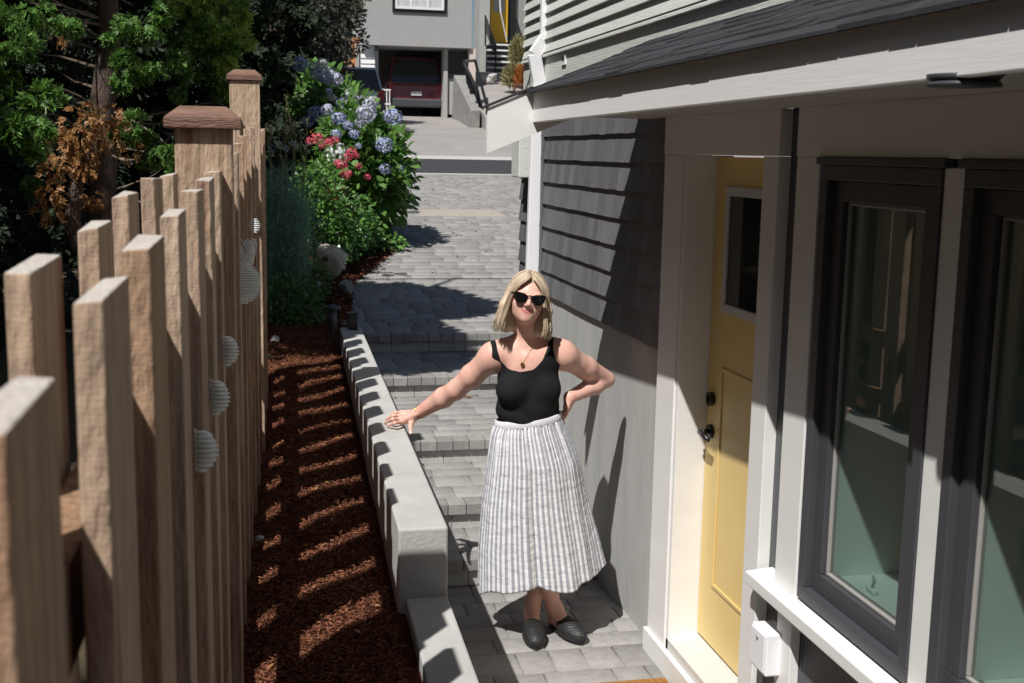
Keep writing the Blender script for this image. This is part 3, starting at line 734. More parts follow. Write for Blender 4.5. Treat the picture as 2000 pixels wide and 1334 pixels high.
# her right arm (left in the picture) reaching to the wall
sh1 = A3(961, 699, Y=5.09); el1 = A3(891, 761, Y=5.24); wr1 = A3(815, 808, Y=5.46)
body.ell(sh1, (.060, .060, .064), BASIS, .035)
body.cone(sh1, sh1*.45+el1*.55, .057, .051, .03); body.cone(sh1*.45+el1*.55, el1, .051, .044, .02)
body.cone(el1, el1*.68+wr1*.32, .044, .046, .02); body.cone(el1*.68+wr1*.32, wr1, .046, .027, .02)
WT = .93
def finger(b, base, mid, tip, r=.0088): b.chain([base, mid, tip], [r*1.08, r, r*.85], .010)
kn = [A3(785, 824, Z=WT+.030), A3(783, 818, Z=WT+.034), A3(783, 812, Z=WT+.032), A3(786, 806, Z=WT+.026)]
md = [A3(771, 826, Z=WT+.036), A3(767, 819, Z=WT+.040), A3(768, 812, Z=WT+.037), A3(773, 806, Z=WT+.030)]
tp = [A3(757, 832, Z=WT+.010), A3(752, 826, Z=WT+.010), A3(754, 819, Z=WT+.010), A3(762, 811, Z=WT+.010)]
for a, c in zip(kn, (.015, .015, .014, .013)): body.cone(wr1+(a-wr1)*.1, a, .021, c, .012)
for a, b2, c in zip(kn, md, tp): finger(body, a, b2, c)
th0 = A3(806, 818, Z=WT+.020)+f_*.01; th1 = A3(802, 832, Z=WT+.012)+f_*.012; th2 = A3(803, 845, Z=WT+.000)+f_*.012
th0[0] = max(th0[0], .69); body.chain([wr1, th0, th1, th2], [.022, .015, .0115, .0085], .012)
# her left arm (right in the picture) bent, hand on the hip
sh2 = A3(1101, 695, Y=5.08); el2 = A3(1184, 741, Y=5.21); wr2 = A3(1113, 776, Y=5.10)
body.ell(sh2, (.060, .060, .064), BASIS, .035)
body.cone(sh2, sh2*.5+el2*.5, .058, .052, .03); body.cone(sh2*.5+el2*.5, el2, .052, .040, .02)
body.cone(el2, el2*.68+wr2*.32, .038, .044, .008); body.cone(el2*.68+wr2*.32, wr2, .044, .028, .015)
k2 = [A3(1107, 800, Y=5.10), A3(1107, 800, Y=5.115), A3(1108, 799, Y=5.13), A3(1109, 797, Y=5.145)]
m2 = [A3(1101, 812, Y=5.13), A3(1100, 811, Y=5.15), A3(1100, 808, Y=5.165), A3(1102, 804, Y=5.175)]
t2 = [A3(1090, 818, Y=5.155), A3(1086, 816, Y=5.17), A3(1086, 812, Y=5.185), A3(1091, 807, Y=5.19)]
for a, c in zip(k2, (.015, .015, .014, .013)): body.cone(wr2, a, .022, c, .012)
for a, b2, c in zip(k2, m2, t2): finger(body, a, b2, c)
body.chain([wr2, A3(1106, 795, Y=5.075), A3(1105, 808, Y=5.045), A3(1102, 818, Y=5.03)], [.020, .014, .0105, .0085], .01)
# legs, crossed below the knee
def leg(hip, knee, ank, heel, ball, toe):
    body.cone(hip, knee, .082, .053, .03)
    c1 = knee*.66+ank*.34-f_*.018; body.cone(knee, c1, .050, .052, .02); body.cone(c1, ank, .052, .033, .02)
    body.cone(ank, heel, .034, .026, .02); body.cone(heel, ball, .025, .030, .02); body.cone(ank, ball, .034, .026, .02); body.cone(ball, toe, .030, .018, .015)
A_heel = np.array([1.222, 5.125, .035]); A_ball = np.array([1.205, 4.965, .035]); A_toe = np.array([1.200, 4.905, .03])
B_heel = np.array([1.335, 5.125, .040]); B_ball = np.array([1.378, 4.985, .035]); B_toe = np.array([1.398, 4.925, .03])
A_ank = np.array([1.222, 5.100, .105]); B_ank = np.array([1.328, 5.090, .110])
leg(A3(1062, 905, Y=5.08), A3(1070, 1052, Y=5.13), A_ank, A_heel, A_ball, A_toe)
leg(A3(1008, 905, Y=5.08), A3(1044, 1052, Y=4.98), B_ank, B_heel, B_ball, B_toe)
V, F = body.mesh(); V = smooth_mesh(V, F, 2, .4)
bo = quads('body', V, F, [M['skin'], M['lip'], M['nail']], woman, True)
fc = V[F].mean(1); loc = (fc-HC) @ HB.T
uu = np.abs(loc[:, 0])/.027; lipm = (uu < 1) & (loc[:, 1] > .066) & (loc[:, 2] < -.0475+.0035*uu) & (loc[:, 2] > -.0665+.0165*uu**1.6)
mi = np.zeros(len(F), np.int32); mi[lipm] = 1
for t in tp+[th2]:
    mi[(np.linalg.norm(fc-t, axis=1) < .0105) & (fc[:, 2] > t[2]+.002)] = 2
bo.data.polygons.foreach_set('material_index', mi)
# ---- tank top: inflated torso surface, trimmed at neckline, armholes and hem
tk = SDF((.85, 4.78, .85), (1.62, 5.35, 1.60), .0048); torso(tk, .0055); V, F = tk.mesh(); V = smooth_mesh(V, F, 3, .45)
qx, qy = toPx(V)
inner = np.interp(qx, [958, 965.5, 971, 979.5, 996, 1017.5, 1042, 1060, 1070, 1074, 1082], [600, 648, 681, 706, 721, 725.5, 721, 701, 673, 648, 600])
xl = np.interp(qy, [640, 655, 689, 709, 729, 760], [953, 954.8, 961, 959, 946, 900]); xr = np.interp(qy, [640, 652, 681, 703, 721, 760], [1083, 1082.6, 1080.5, 1086, 1100, 1160])
back = ((V-A3(1031, 700, Y=5.06)) @ f_) < 0.0
keep = (qx > xl) & (qx < xr) & (qy < 832) & ((qy > inner) | (back & (qy > np.minimum(inner, 690))))
Fk = F[keep[F].all(1)]
e = np.sort(np.concatenate([Fk[:, [0, 1]], Fk[:, [1, 2]], Fk[:, [2, 3]], Fk[:, [3, 0]]]), 1); ue, ct = np.unique(e, axis=0, return_counts=True); be = ue[ct == 1]
for _ in range(14):
    a = np.zeros_like(V); c = np.zeros(len(V)); np.add.at(a, be[:, 0], V[be[:, 1]]); np.add.at(a, be[:, 1], V[be[:, 0]]); np.add.at(c, be[:, 0], 1); np.add.at(c, be[:, 1], 1)
    m = c > 1; V[m] = V[m]+.5*(a[m]/c[m][:, None]-V[m])
# soft drag folds at the waist
ph = (V[:, 2]-1.0)*60+np.sin((V@r_)*14)*2.2; w = np.clip((1.16-V[:, 2])/.12, 0, 1); V += (np.sin(ph)*.0045*w)[:, None]*nrm(V-np.array([1.30, 5.07, 0])*np.array([1, 1, 0])-np.array([0, 0, 1])*V[:, 2:3])
bd = sorted(set(be.ravel())); used = np.unique(Fk); remap = -np.ones(len(V), int); remap[used] = np.arange(len(used))
to = quads('tank_top', V[used], remap[Fk], M['cloth_black'], woman, True)
sm = to.modifiers.new('thickness', 'SOLIDIFY'); sm.thickness = .003; sm.offset = 1
# ---- skirt
def stripe_mat():
    m = mat('striped_linen', (.56, .56, .60), None, rough=.9, spec=.2); t = m.node_tree; N = t.nodes; L = t.links; b = N['Principled BSDF']
    uv = N.new('ShaderNodeTexCoord'); sp = N.new('ShaderNodeSeparateXYZ'); L.new(uv.outputs['UV'], sp.inputs[0])
    def math_(op, a, b2=None):
        n = N.new('ShaderNodeMath'); n.operation = op
        if hasattr(a, 'links'): L.new(a, n.inputs[0])
        else: n.inputs[0].default_value = a
        if b2 is not None:
            if hasattr(b2, 'links'): L.new(b2, n.inputs[1])
            else: n.inputs[1].default_value = b2
        return n.outputs[0]
    f = math_('FRACT', math_('MULTIPLY', sp.outputs[0], 62.0))
    wide = math_('LESS_THAN', f, .48)
    thin = math_('LESS_THAN', math_('ABSOLUTE', math_('SUBTRACT', f, .74)), .05)
    s1 = math_('MAXIMUM', wide, math_('MULTIPLY', thin, .0))
    mx = N.new('ShaderNodeMix'); mx.data_type = 'RGBA'; L.new(s1, mx.inputs[0]); mx.inputs[6].default_value = (.78, .78, .80, 1); mx.inputs[7].default_value = (.37, .38, .43, 1)
    L.new(mx.outputs[2], b.inputs['Base Color'])
    n1 = N.new('ShaderNodeTexNoise'); n1.inputs['Scale'].default_value = 1; n1.inputs['Detail'].default_value = 5; mp = N.new('ShaderNodeMapping'); mp.inputs['Scale'].default_value = (16, 16, 26); tc = N.new('ShaderNodeTexCoord'); L.new(tc.outputs['Object'], mp.inputs[0]); L.new(mp.outputs[0], n1.inputs['Vector'])
    bp = N.new('ShaderNodeBump'); bp.inputs['Strength'].default_value = .8; bp.inputs['Distance'].default_value = .012; L.new(n1.outputs['Fac'], bp.inputs['Height']); L.new(bp.outputs[0], b.inputs['Normal'])
    tl = N.new('ShaderNodeBsdfTranslucent'); L.new(mx.outputs[2], tl.inputs[0]); ms = N.new('ShaderNodeMixShader'); ms.inputs[0].default_value = .15
    L.new(b.outputs[0], ms.inputs[1]); L.new(tl.outputs[0], ms.inputs[2]); L.new(ms.outputs[0], N['Material Output'].inputs[0]); return m
M['stripe'] = stripe_mat()
def skirt_rows():
    rows = [(824, 1031.5, 67.5, .108), (838, 1032, 74, .120), (860, 1035, 82, .135), (900, 1040, 94, .155), (980, 1042, 108, .170), (1060, 1047, 121, .185), (1128, 1052, 128, .20)]
    return np.array(rows)
RW = skirt_rows(); NT, NV = 420, 90
th = np.linspace(0, 2*np.pi, NT+1); tt = np.linspace(0, 1, NV)
V = []
folds = [(3, .6, .2), (5, 2.1, .3), (7, .3, .25), (11, 1.7, .28), (17, .4, .16)]
for t in tt:
    y = 824+(1128-824)*t; cx = np.interp(y, RW[:, 0], RW[:, 1]); hwid = np.interp(y, RW[:, 0], RW[:, 2])*5.07/2310; dv = np.interp(y, RW[:, 0], RW[:, 3])
    C = A3(cx, y, Y=5.07)
    fold = sum(a*np.sin(k*th+p+.9*t*math.sin(k)) for k, p, a in folds)
    cen = np.exp(-(((th-np.pi*1.5)+.02+np.pi) % (2*np.pi)-np.pi)**2/.008) # deep pleat at the front centre
    gat = np.sin(58*th+3*np.sin(5*th))*.004*np.exp(-t*5)+np.sin(34*th+2*np.sin(3*th))*.003*np.exp(-t*2.5)
    rr = 1+ (.078*t**.8)*fold*1.2 - .17*t**.7*cen
    wx = hwid*np.cos(th)*(1-.035*t*0)*rr+gat*np.cos(th); wy = dv*np.sin(th)*rr+gat*np.sin(th)
    hz = t**3*(.018*np.sin(3*th+1)+.010*np.sin(7*th)+.045*np.cos(th))
    P = C[None]+np.outer(wx, r_)-np.outer(wy, f_)*-1*-1+np.outer(hz, up_)
    if t < .08: P = P+np.outer((np.cos(th))*.02*(1-t/.08*.5), up_)
    else: P = P+np.outer(np.cos(th)*.010*max(0, 1-(t-.08)*3), up_)
    V.append(P)
V = np.array(V); nT = NT+1
F = [(j*nT+i, j*nT+i+1, (j+1)*nT+i+1, (j+1)*nT+i) for j in range(NV-1) for i in range(NT)]
sk = quads('skirt', V.reshape(-1, 3), F, M['stripe'], woman, True)
uvl = sk.data.uv_layers.new(name='UVMap'); li = np.zeros(len(sk.data.loops), np.int32); sk.data.loops.foreach_get('vertex_index', li)
uvs = np.stack([(li % nT)/NT, (li//nT)/(NV-1)], 1).astype(np.float32); uvl.data.foreach_set('uv', uvs.ravel())
sm = sk.modifiers.new('thickness', 'SOLIDIFY'); sm.thickness = .002; sm.offset = -1
# waistband
Vb = []
for j, dz in enumerate((-.006, .0, .012, .026, .030)):
    k = [1.0, 1.02, 1.02, 1.0, .97][j]
    C = A3(1031.5, 824, Y=5.07); Vb.append(C[None]+np.outer(.1495*k*np.cos(th), r_)-np.outer(.1115*k*np.sin(th), f_)*1+np.outer(dz+np.cos(th)*.021, up_))
Vb = np.array(Vb); F = [(j*nT+i, j*nT+i+1, (j+1)*nT+i+1, (j+1)*nT+i) for j in range(4) for i in range(NT)]
wb = quads('waistband', Vb.reshape(-1, 3), F, mat('waistband_linen', (.60, .60, .68), (.72, .72, .76), 20, .9, .4, 80, stretch=(1, 1, 6)), woman, True)
sm = wb.modifiers.new('thickness', 'SOLIDIFY'); sm.thickness = .002; sm.offset = -1
# ---- shoes
def shoe(heel, toe, lab):
    heel = np.array(heel); toe = np.array(toe); d = toe-heel; L = np.linalg.norm(d[:2]); d = d/np.linalg.norm(d); sd = np.array([-d[1], d[0], 0])*-1
    lo = np.minimum(heel, toe)-.08; hi = np.maximum(heel, toe)+.08; lo[2] = -.002; hi[2] = .12
    g = SDF(lo, hi, .003); B = np.array([sd, d, up_])
    c = heel*.30+toe*.70; c[2] = .036
    g.ell(c, (.047, .088, .040), B, .0); g.cone(c-d*.01+up_*-.004, toe-d*.022+up_*(.020-toe[2]), .036, .022, .03)
    g.cone(c-d*.055+up_*.014, c-d*.0+up_*.004, .040, .040, .02)
    V, F = g.mesh(); V = smooth_mesh(V, F, 2, .5)
    s_ = (V-heel) @ d; keep = (s_ > L*.36-.9*np.maximum(0, .03-V[:, 2])+.06*np.maximum(0, V[:, 2]-.045)) & (V[:, 2] > .012)
    Fk = F[keep[F].all(1)]; us = np.unique(Fk); rm_ = -np.ones(len(V), int); rm_[us] = np.arange(len(us))
    Vv = V[us]
    # basket weave relief
    p = np.floor(((Vv-heel) @ d)/.0075); q = np.floor(((Vv-heel) @ sd)/.0075+.001); w = ((p+q) % 2)*2-1
    Vv = Vv+(w*.0009)[:, None]*nrm(Vv-c)
    o = quads('shoe', Vv, rm_[Fk], M['shoe'], woman, True); o['label'] = lab
    smm = o.modifiers.new('thickness', 'SOLIDIFY'); smm.thickness = .003; smm.offset = 1
    sb = MB(); pts = []
    for k in range(28):
        a = 2*math.pi*k/28; y_ = math.sin(a); wd = .040*(1-.18*y_**2)*(1.0 if y_ > -.2 else .85)
        pts.append(Vector((heel*.5+toe*.5)*np.array([1, 1, 0])+d*np.array([1, 1, 0])*(L/2+.012)*y_+sd*wd*math.cos(a)+up_*.002))
    sb.prism(pts, (0, 0, .011)); sb.build('sole', M['shoe'], o)
    return o
shoe((1.222, 5.140, .02), (1.194, 4.882, .02), 'black woven mule, left of the crossed pair')
shoe((1.326, 5.140, .02), (1.410, 4.902, .02), 'black woven mule, right of the crossed pair')
# ---- hair
hair_m = mat('blonde_hair', (.36, .265, .175), (.64, .53, .40), 9, .36, .25, 200, stretch=(2.5, 2.5, .35), island=.42, spec=.6, contrast=.6)
hb = SDF(HC-np.array([.2, .2, .22]), HC+np.array([.2, .2, .2]), .005)
hb.ell(H(0, -.026, .034), (.084, .096, .086), HB, .0)
for sgn in (-1, 1):
    hb.cone(H(.076*sgn, -.008, .03), H(.094*sgn, .004, -.045), .020, .024, .02)
    hb.cone(H(.092*sgn, .004, -.045), H(.104*sgn, .018, -.125), .020, .012, .02)
    hb.cone(H(.060*sgn, -.06, -.02), H(.070*sgn, -.04, -.13), .040, .035, .03)
hb.cone(H(0, -.08, 0), H(0, -.062, -.13), .05, .04, .03)
# open the face
hb.ell(H(0, .080, -.022), (.064, .085, .074), HB, .0, cut=True); hb.ell(H(.004, .095, .030), (.046, .060, .050), HB, .0, cut=True)
hb.ell(H(0, .06, -.12), (.055, .07, .05), HB, .0, cut=True)
V, F = hb.mesh(); V = smooth_mesh(V, F, 2, .5); ho = quads('hair', V, F, hair_m, woman, True)
# strands laid over it
st = []; part = .010
def strand(theta_t, side, back, n=15, lift=0.0):
    """starts at the parting and falls to the shoulders"""
    P = []; y0 = back
    for i in range(n):
        t = i/(n-1)
        if t < .42:
            a = t/.42*math.radians(94); u = part*(1-t/.42)+side*(.085+lift)*math.sin(a); w = .034+(.087+lift)*math.cos(a)*math.sqrt(max(.05, 1-(y0/.125)**2*.55))
            v = y0*(1-.12*t)-.012
            if y0 > .02: v = y0*(1-.30*math.sin(a))-.008
        else:
            q = (t-.42)/.58; u = side*(.085+lift+.026*q**.9+.004*math.sin(theta_t*9+q*4)); w = .03-q*(.150+.012*math.sin(theta_t*23)); v = (y0*(.70 if y0 > .02 else .88)-.008)+.022*q*(1 if y0 > -.03 else .2)+.004*math.sin(theta_t*5+q*5)
            if q > .8: u -= side*.022*(q-.8)/.2*(.6+.4*math.sin(theta_t*7))
        P.append(H(u, v, w))
    return P
hs = MB()
FA = np.array([(.006, .070, .094), (.030, .082, .070), (.054, .076, .040), (.0715, .056, .002), (.081, .046, -.055), (.092, .052, -.115), (.086, .060, -.165)])
FB = np.array([(.008, -.01, .123), (.054, -.008, .100), (.086, -.008, .052), (.094, -.008, 0), (.106, -.002, -.060), (.121, .006, -.120), (.120, .014, -.168)])
FC = np.array([(.006, -.07, .108), (.046, -.088, .080), (.078, -.088, .040), (.088, -.084, 0), (.098, -.074, -.060), (.108, -.060, -.118), (.106, -.050, -.165)])
tk_ = np.linspace(0, 1, 7); tf = np.linspace(0, 1, 17)
for i in range(1150):
    side = random.choice((-1, 1)); q = random.random()**1.2*2
    A = FA*(1-q)+FB*q if q < 1 else FB*(2-q)+FC*(q-1)
    A = A+rng.normal(size=3)*np.array([.002, .002, .001]); w1 = random.uniform(0, 6.3); L_ = random.uniform(.86, 1.0) if random.random() < .8 else random.uniform(.7, .9)
    Q = np.stack([np.interp(tf*L_, tk_, A[:, k]) for k in range(3)], 1)
    for _ in range(2): Q[1:-1] = (Q[:-2]+2*Q[1:-1]+Q[2:])/4
    Q[:, 0] += .0050*np.sin(tf*7+w1)*tf+random.uniform(-.006, .010)*tf**2; Q[:, 1] += .0035*np.cos(tf*6+w1)*tf
    r0 = random.uniform(.0008, .0019); hs.tube([H(side*x, y, z) for x, y, z in Q], [r0*.5]+[r0]*12+[r0*.9, r0*.7, r0*.5, r0*.15], 5)
for i in range(120):                                                       # the back of the head
    a = random.uniform(-1.3, 1.3); P = []
    for k in range(13):
        t = k/12
        if t < .4: b_ = t/.4*math.pi/2; P.append(H(math.sin(a)*.086*math.sin(b_), -.02-.100*math.cos(a)*math.sin(b_), .036+.088*math.cos(b_)))
        else: q = (t-.4)/.6; P.append(H(math.sin(a)*(.086+.02*q), -.02-math.cos(a)*(.100-.02*q), .036-q*.165))
    r0 = random.uniform(.002, .004); hs.tube(P, [r0]*11+[r0*.6, r0*.2], 5)
hs.build('hair_strands', hair_m, ho, True)
# ---- sunglasses
sg = MB(); half = [(.006, .003), (.010, .011), (.026, .018), (.048, .021), (.064, .0205), (.069, .0165), (.0685, .004), (.065, -.010), (.058, -.021), (.045, -.0265), (.030, -.0255), (.016, -.016), (.008, -.004)]
so = None
for sgn in (-1, 1):
    pts = [Vector(H(sgn*u, .1005-.22*max(0, u-.03)**1.3*1.6, w+.004)) for u, w in half]
    if sgn < 0: pts = pts[::-1]
    sg.prism(pts, tuple(-hv*.004))
sg.tube([H(-.009, .1015, .012), H(0, .1035, .014), H(.009, .1015, .012)], .0034, 8)
for sgn in (-1, 1): sg.tube([H(.067*sgn, .090, .0175), H(.077*sgn, .05, .017), H(.080*sgn, -.02, .014)], .0034, 6)
M['lens'] = mat('lens', (.006, .006, .007), None, rough=.04, spec=.6); M['acetate'] = mat('acetate', (.012, .009, .008), None, rough=.18)
so = sg.build('sunglasses', M['acetate'], woman)
for sgn in (-1, 1):
    cu, cw = .040, .0005; pts = [Vector(H(sgn*(cu+(u-cu)*.80), .1028-.22*max(0, u-.03)**1.3*1.5, cw+(w-cw)*.76+.004)) for u, w in half]
    if sgn < 0: pts = pts[::-1]
    l_ = MB().prism(pts, tuple(-hv*.002)); l_.build('lens', M['lens'], so)
# ---- jewellery
nk = MB(); pend = A3(1020.5, 712, Y=4.93); L_ = A3(1004, 665, Y=4.985); R_ = A3(1048, 665, Y=4.985)
def surf(px, py):                                                          # front of the body surface seen at a pixel
    d = nrm(ray(px, py)); P = np.array([0, 0, Z0])+d[None]*np.linspace(4.7, 5.6, 1400)[:, None]
    idx = np.round((P-body.lo)/body.h).astype(int); ok = ((idx >= 0) & (idx < body.n)).all(1); g = np.full(len(P), 1.); g[ok] = body.g[tuple(idx[ok].T)]
    k = np.argmax(g < .003); return P[k]-d*.003
for q in ((1004, 664), (1048, 664)):
    nk.tube([surf(q[0]+(1020.5-q[0])*t, q[1]+(708-q[1])*t) for t in np.linspace(0, 1, 12)], .0008, 5)
no = nk.build('necklace', M['gold'], woman)
pc = surf(1020.5, 712); MB().tube([pc+f_*.001, pc+f_*.004], .0095, 20).build('pendant', M['gold'], no)
br = MB()
axis = nrm(wr1-el1)
for dd, tilt in ((.028, .1), (.034, -.12)):
    c = wr1-axis*dd; a = nrm(np.cross(axis, up_)); b_ = np.cross(axis, a); ring = [c+(a*math.cos(q)+b_*math.sin(q))*.0335+axis*tilt*.02*math.cos(q) for q in np.linspace(0, 2*math.pi, 33)]
    br.tube(ring, .0012, 6, cap=False)
br.build('bracelet', M['gold'], woman)
# fallen leaf on the step
lf = leaves('fallen_leaf', [at(912, 776, Z=.452)]*3, [(1, .3, .25), (-.6, .8, .2), (.2, -1, .3)], [(0, 0, 1)]*3, .05, .035, M['deadleaf'])
tag(lf, 'curled yellow-brown leaf lying on the step behind the woman', 'leaf')
# ================================================================ PLANTS
def inball(n, c, r, shell=0.0):
    d = rdir(n); k = rng.uniform(shell**3, 1, n)**(1/3); return np.array(c)+d*k[:, None]*np.array(r), d
def sprays(cent, dirs, nl, ln, wd):
    """flat drooping fans of leaflets; returns arrays for leaves()"""
    C = []; D = []; Nn = []; n = len(cent); dirs = nrm(dirs)
    side = nrm(np.cross(dirs, rdir(n))); nn = np.cross(side, dirs)
    for k in range(nl):
        t = (k//2)/(nl/2); s = 1 if k % 2 else -1
        C.append(cent+dirs*(ln*1.6*t)+np.array([0, 0, -1])*(ln*.5*t*t)); D.append(dirs*.8+side*s*(.9-.5*t)+rng.normal(size=(n, 3))*.18); Nn.append(nn+rng.normal(size=(n, 3))*.25)
    return np.concatenate(C), np.concatenate(D), np.concatenate(Nn)
def trunk(name, pts, rad, m, parent):
    return MB().tube(pts, rad, 14).build(name, m, parent, True)
cedar = empty('cedar_tree', (-1.05, 8, .8), 'shaggy-barked cedar with bright feathery sprays and hanging dead foliage behind the fence', 'tree')
tp_ = [(200, 470), (196, 400), (206, 300), (200, 200), (214, 90), (206, -40)]
P = [at(x, y, Y=8.0) for x, y in tp_]; P += [P[-1]+Vector((.05, .05, 1.8)), P[-1]+Vector((0, .1, 4))]
trunk('trunk', [Vector((P[0].x, 8, .6))]+P, [.10, .095, .085, .08, .075, .07, .065, .05, .02], M['bark'], cedar)
P = [at(x, y, Y=7.4) for x, y in ((160, 500), (140, 430), (150, 350), (185, 300), (200, 262))]; trunk('dead_branch', P, [.06, .05, .04, .03, .012], M['bark'], cedar)
br_ = MB()
for i in range(34):
    x0 = random.choice([205, 200, 210]); y0 = random.uniform(-20, 420); p0 = at(x0, y0, Y=8.0); s = random.choice((-1, 1)); Lb = random.uniform(.25, .9)
    d = Vector((s*random.uniform(.4, 1), random.uniform(-.9, .3), random.uniform(-.25, .5))).normalized(); P = [p0]
    for k in range(6):
        P.append(P[-1]+d*Lb/6); d = (d+Vector((random.uniform(-.3, .3), random.uniform(-.3, .3), random.uniform(-.25, .25)))).normalized()
    br_.tube(P, [.012, .010, .008, .006, .004, .003, .0015], 5)
br_.build('branches', M['twig'], cedar)
cl = [(50, 30, 6.6, 75, 26), (30, 90, 6.6, 60, 18), (40, 215, 6.2, 65, 30), (95, 250, 6.6, 50, 20), (20, 270, 6.2, 45, 12), (90, 190, 6.8, 45, 14), (130, 15, 7, 50, 12), (280, 25, 7, 55, 18), (300, 110, 7.2, 50, 20), (250, 130, 7.2, 42, 16), (330, 150, 7.4, 40, 14), (270, 250, 7.4, 40, 16), (320, 280, 7.3, 38, 15), (300, 320, 7.4, 35, 10), (340, 60, 7.6, 45, 14), (420, 40, 7.6, 60, 44), (445, 90, 7.7, 45, 36), (400, 110, 7.6, 50, 38), (430, 160, 7.7, 38, 30), (390, 10, 7.6, 50, 30), (370, 170, 7.8, 32, 12), (455, 20, 8.0, 40, 22), (345, 335, 7.6, 25, 6), (10, 150, 6.5, 30, 6), (60, 330, 7.4, 40, 6), (240, 60, 7.4, 30, 6)]
Cc = []; Dd = []; N2 = []; Cp = []; Dp = []; Np = []
for (x, y, Y, rp, n) in cl:
    c = np.array(at(x, y, Y=Y)); r = rp*Y/FPX
    for sub in range(max(2, n//5)):
        cs, d0 = inball(1, c, (r*.85, r*1.1, r*.7)); m_ = 26
        ctr, d = inball(m_, cs[0], (r*.34, r*.4, r*.26)); d = d*.6+d0*.7+np.array([-.1, -.25, -.25])
        A, B_, Cn = sprays(ctr, d, 12, .030, .011)
        if x > 380 and random.random() < .6: Cp.append(A); Dp.append(B_); Np.append(Cn)  # right-hand clumps get paler leaves, their sunlit look put into the colour
        else: Cc.append(A); Dd.append(B_); N2.append(Cn)
CA = np.concatenate(Cc); leaves('foliage', CA, np.concatenate(Dd), np.concatenate(N2), rng.uniform(.022, .042, len(CA)), rng.uniform(.008, .015, len(CA)), M['cedar'], cedar)
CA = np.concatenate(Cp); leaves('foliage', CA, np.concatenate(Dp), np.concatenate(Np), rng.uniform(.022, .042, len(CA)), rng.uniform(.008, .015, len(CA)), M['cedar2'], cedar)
Cc = []; Dd = []; N2 = []
for (x, y, rp, n) in [(160, 240, 34, 40), (200, 235, 30, 36), (130, 285, 30, 40), (110, 330, 24, 30), (100, 375, 22, 28), (165, 320, 20, 26), (150, 270, 22, 24), (225, 265, 25, 20), (250, 290, 20, 10), (95, 410, 18, 18), (175, 385, 14, 12), (122, 65, 14, 7), (185, 290, 14, 12)]:
    c = np.array(at(x, y, Y=7.3)); r = rp*7.3/FPX; ctr, d = inball(n, c, (r, r, r)); A, B_, Cn = sprays(ctr, d+np.array([0, -.2, -.7]), 12, .028, .01); Cc.append(A); Dd.append(B_); N2.append(Cn)
CA = np.concatenate(Cc); leaves('dead_foliage', CA, np.concatenate(Dd), np.concatenate(N2), rng.uniform(.018, .036, len(CA)), rng.uniform(.006, .013, len(CA)), M['deadleaf'], cedar)
# upper crown (its shade lies over the top of the steps)
Cc = []; Dd = []; N2 = []
for (c, r, n) in [((-3.0, 8.6, 6.2), (1.0, .9, 1.0), 500), ((-.80, 8.25, 4.95), (.80, .72, .30), 1100), ((-.20, 8.35, 4.45), (.55, .34, .14), 520), ((-.78, 7.15, 4.35), (.62, .72, .2), 800), ((-2.8, 7.5, 6.5), (1.2, 1.4, 1.4), 600), ((-2.6, 8.6, 5.2), (.9, .8, .8), 250)]:
    ctr, d = inball(n, c, r); A, B_, Cn = sprays(ctr, d+np.array([0, 0, -.3]), 10, .10, .05); Cc.append(A); Dd.append(B_); N2.append(Cn)
CA = np.concatenate(Cc); leaves('crown', CA, np.concatenate(Dd), np.concatenate(N2), rng.uniform(.10, .20, len(CA)), rng.uniform(.05, .09, len(CA)), M['cedar'], cedar)
# darker conifers behind
def conifer(x, y, h, r, label, m, n=2600, sz=.16, z0=None, skirt=.0):
    z0 = gz(x, y) if z0 is None else z0
    t = empty('conifer_tree', (x, y, z0), label, 'tree', 'conifers behind the fence')
    trunk('trunk', [(x, y, z0-.1), (x+.05, y, z0+h*.5), (x, y, z0+h*.95)], [.13, .09, .02], M['bark'], t)
    q = rng.uniform(0, 1, n)**1.3; rr = r*(1-q)**.65*(.75+.25*np.sin(q*40+rng.uniform(0, 6)))*rng.uniform(.45, 1.05, n); a = rng.uniform(0, 2*np.pi, n)
    ctr = np.stack([x+rr*np.cos(a), y+rr*np.sin(a), z0+skirt+q*(h-skirt)], 1); d = np.stack([np.cos(a), np.sin(a), np.full(n, -.35)], 1)+rng.normal(size=(n, 3))*.3
    A, B_, Cn = sprays(ctr, d, 8, sz*.7, sz*.3); leaves('crown', A, B_, Cn, rng.uniform(.6, 1.2, len(A))*sz, rng.uniform(.3, .5, len(A))*sz, m, t); return t
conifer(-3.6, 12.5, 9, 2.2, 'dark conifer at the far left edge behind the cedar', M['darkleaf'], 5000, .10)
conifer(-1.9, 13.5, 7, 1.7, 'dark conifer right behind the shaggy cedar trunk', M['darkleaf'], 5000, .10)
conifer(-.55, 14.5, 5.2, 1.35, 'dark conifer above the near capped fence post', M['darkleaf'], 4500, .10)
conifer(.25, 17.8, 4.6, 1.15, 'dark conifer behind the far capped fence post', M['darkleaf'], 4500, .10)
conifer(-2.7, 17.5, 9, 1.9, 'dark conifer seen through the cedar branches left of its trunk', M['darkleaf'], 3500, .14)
conifer(-6.2, 10.0, 11, 2.6, 'tall unseen conifer added far to the left to shade the trees behind', M['darkleaf'], 2600, .22)  # out of view, added to shade the background trees
conifer(-4.6, 7.2, 9, 1.6, 'unseen conifer added nearer on the left for its shade', M['darkleaf'], 2200, .2)  # also out of view, put in only for its shade
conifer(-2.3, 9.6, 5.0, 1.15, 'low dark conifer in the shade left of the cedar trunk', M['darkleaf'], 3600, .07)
def clone(o, x, y, label):
    c = o.copy(); COL.objects.link(c); c.location = (x, y, gz(x, y)); c['label'] = label
    for ch in o.children: d = ch.copy(); COL.objects.link(d); d.parent = c; d.location = ch.location
    return c
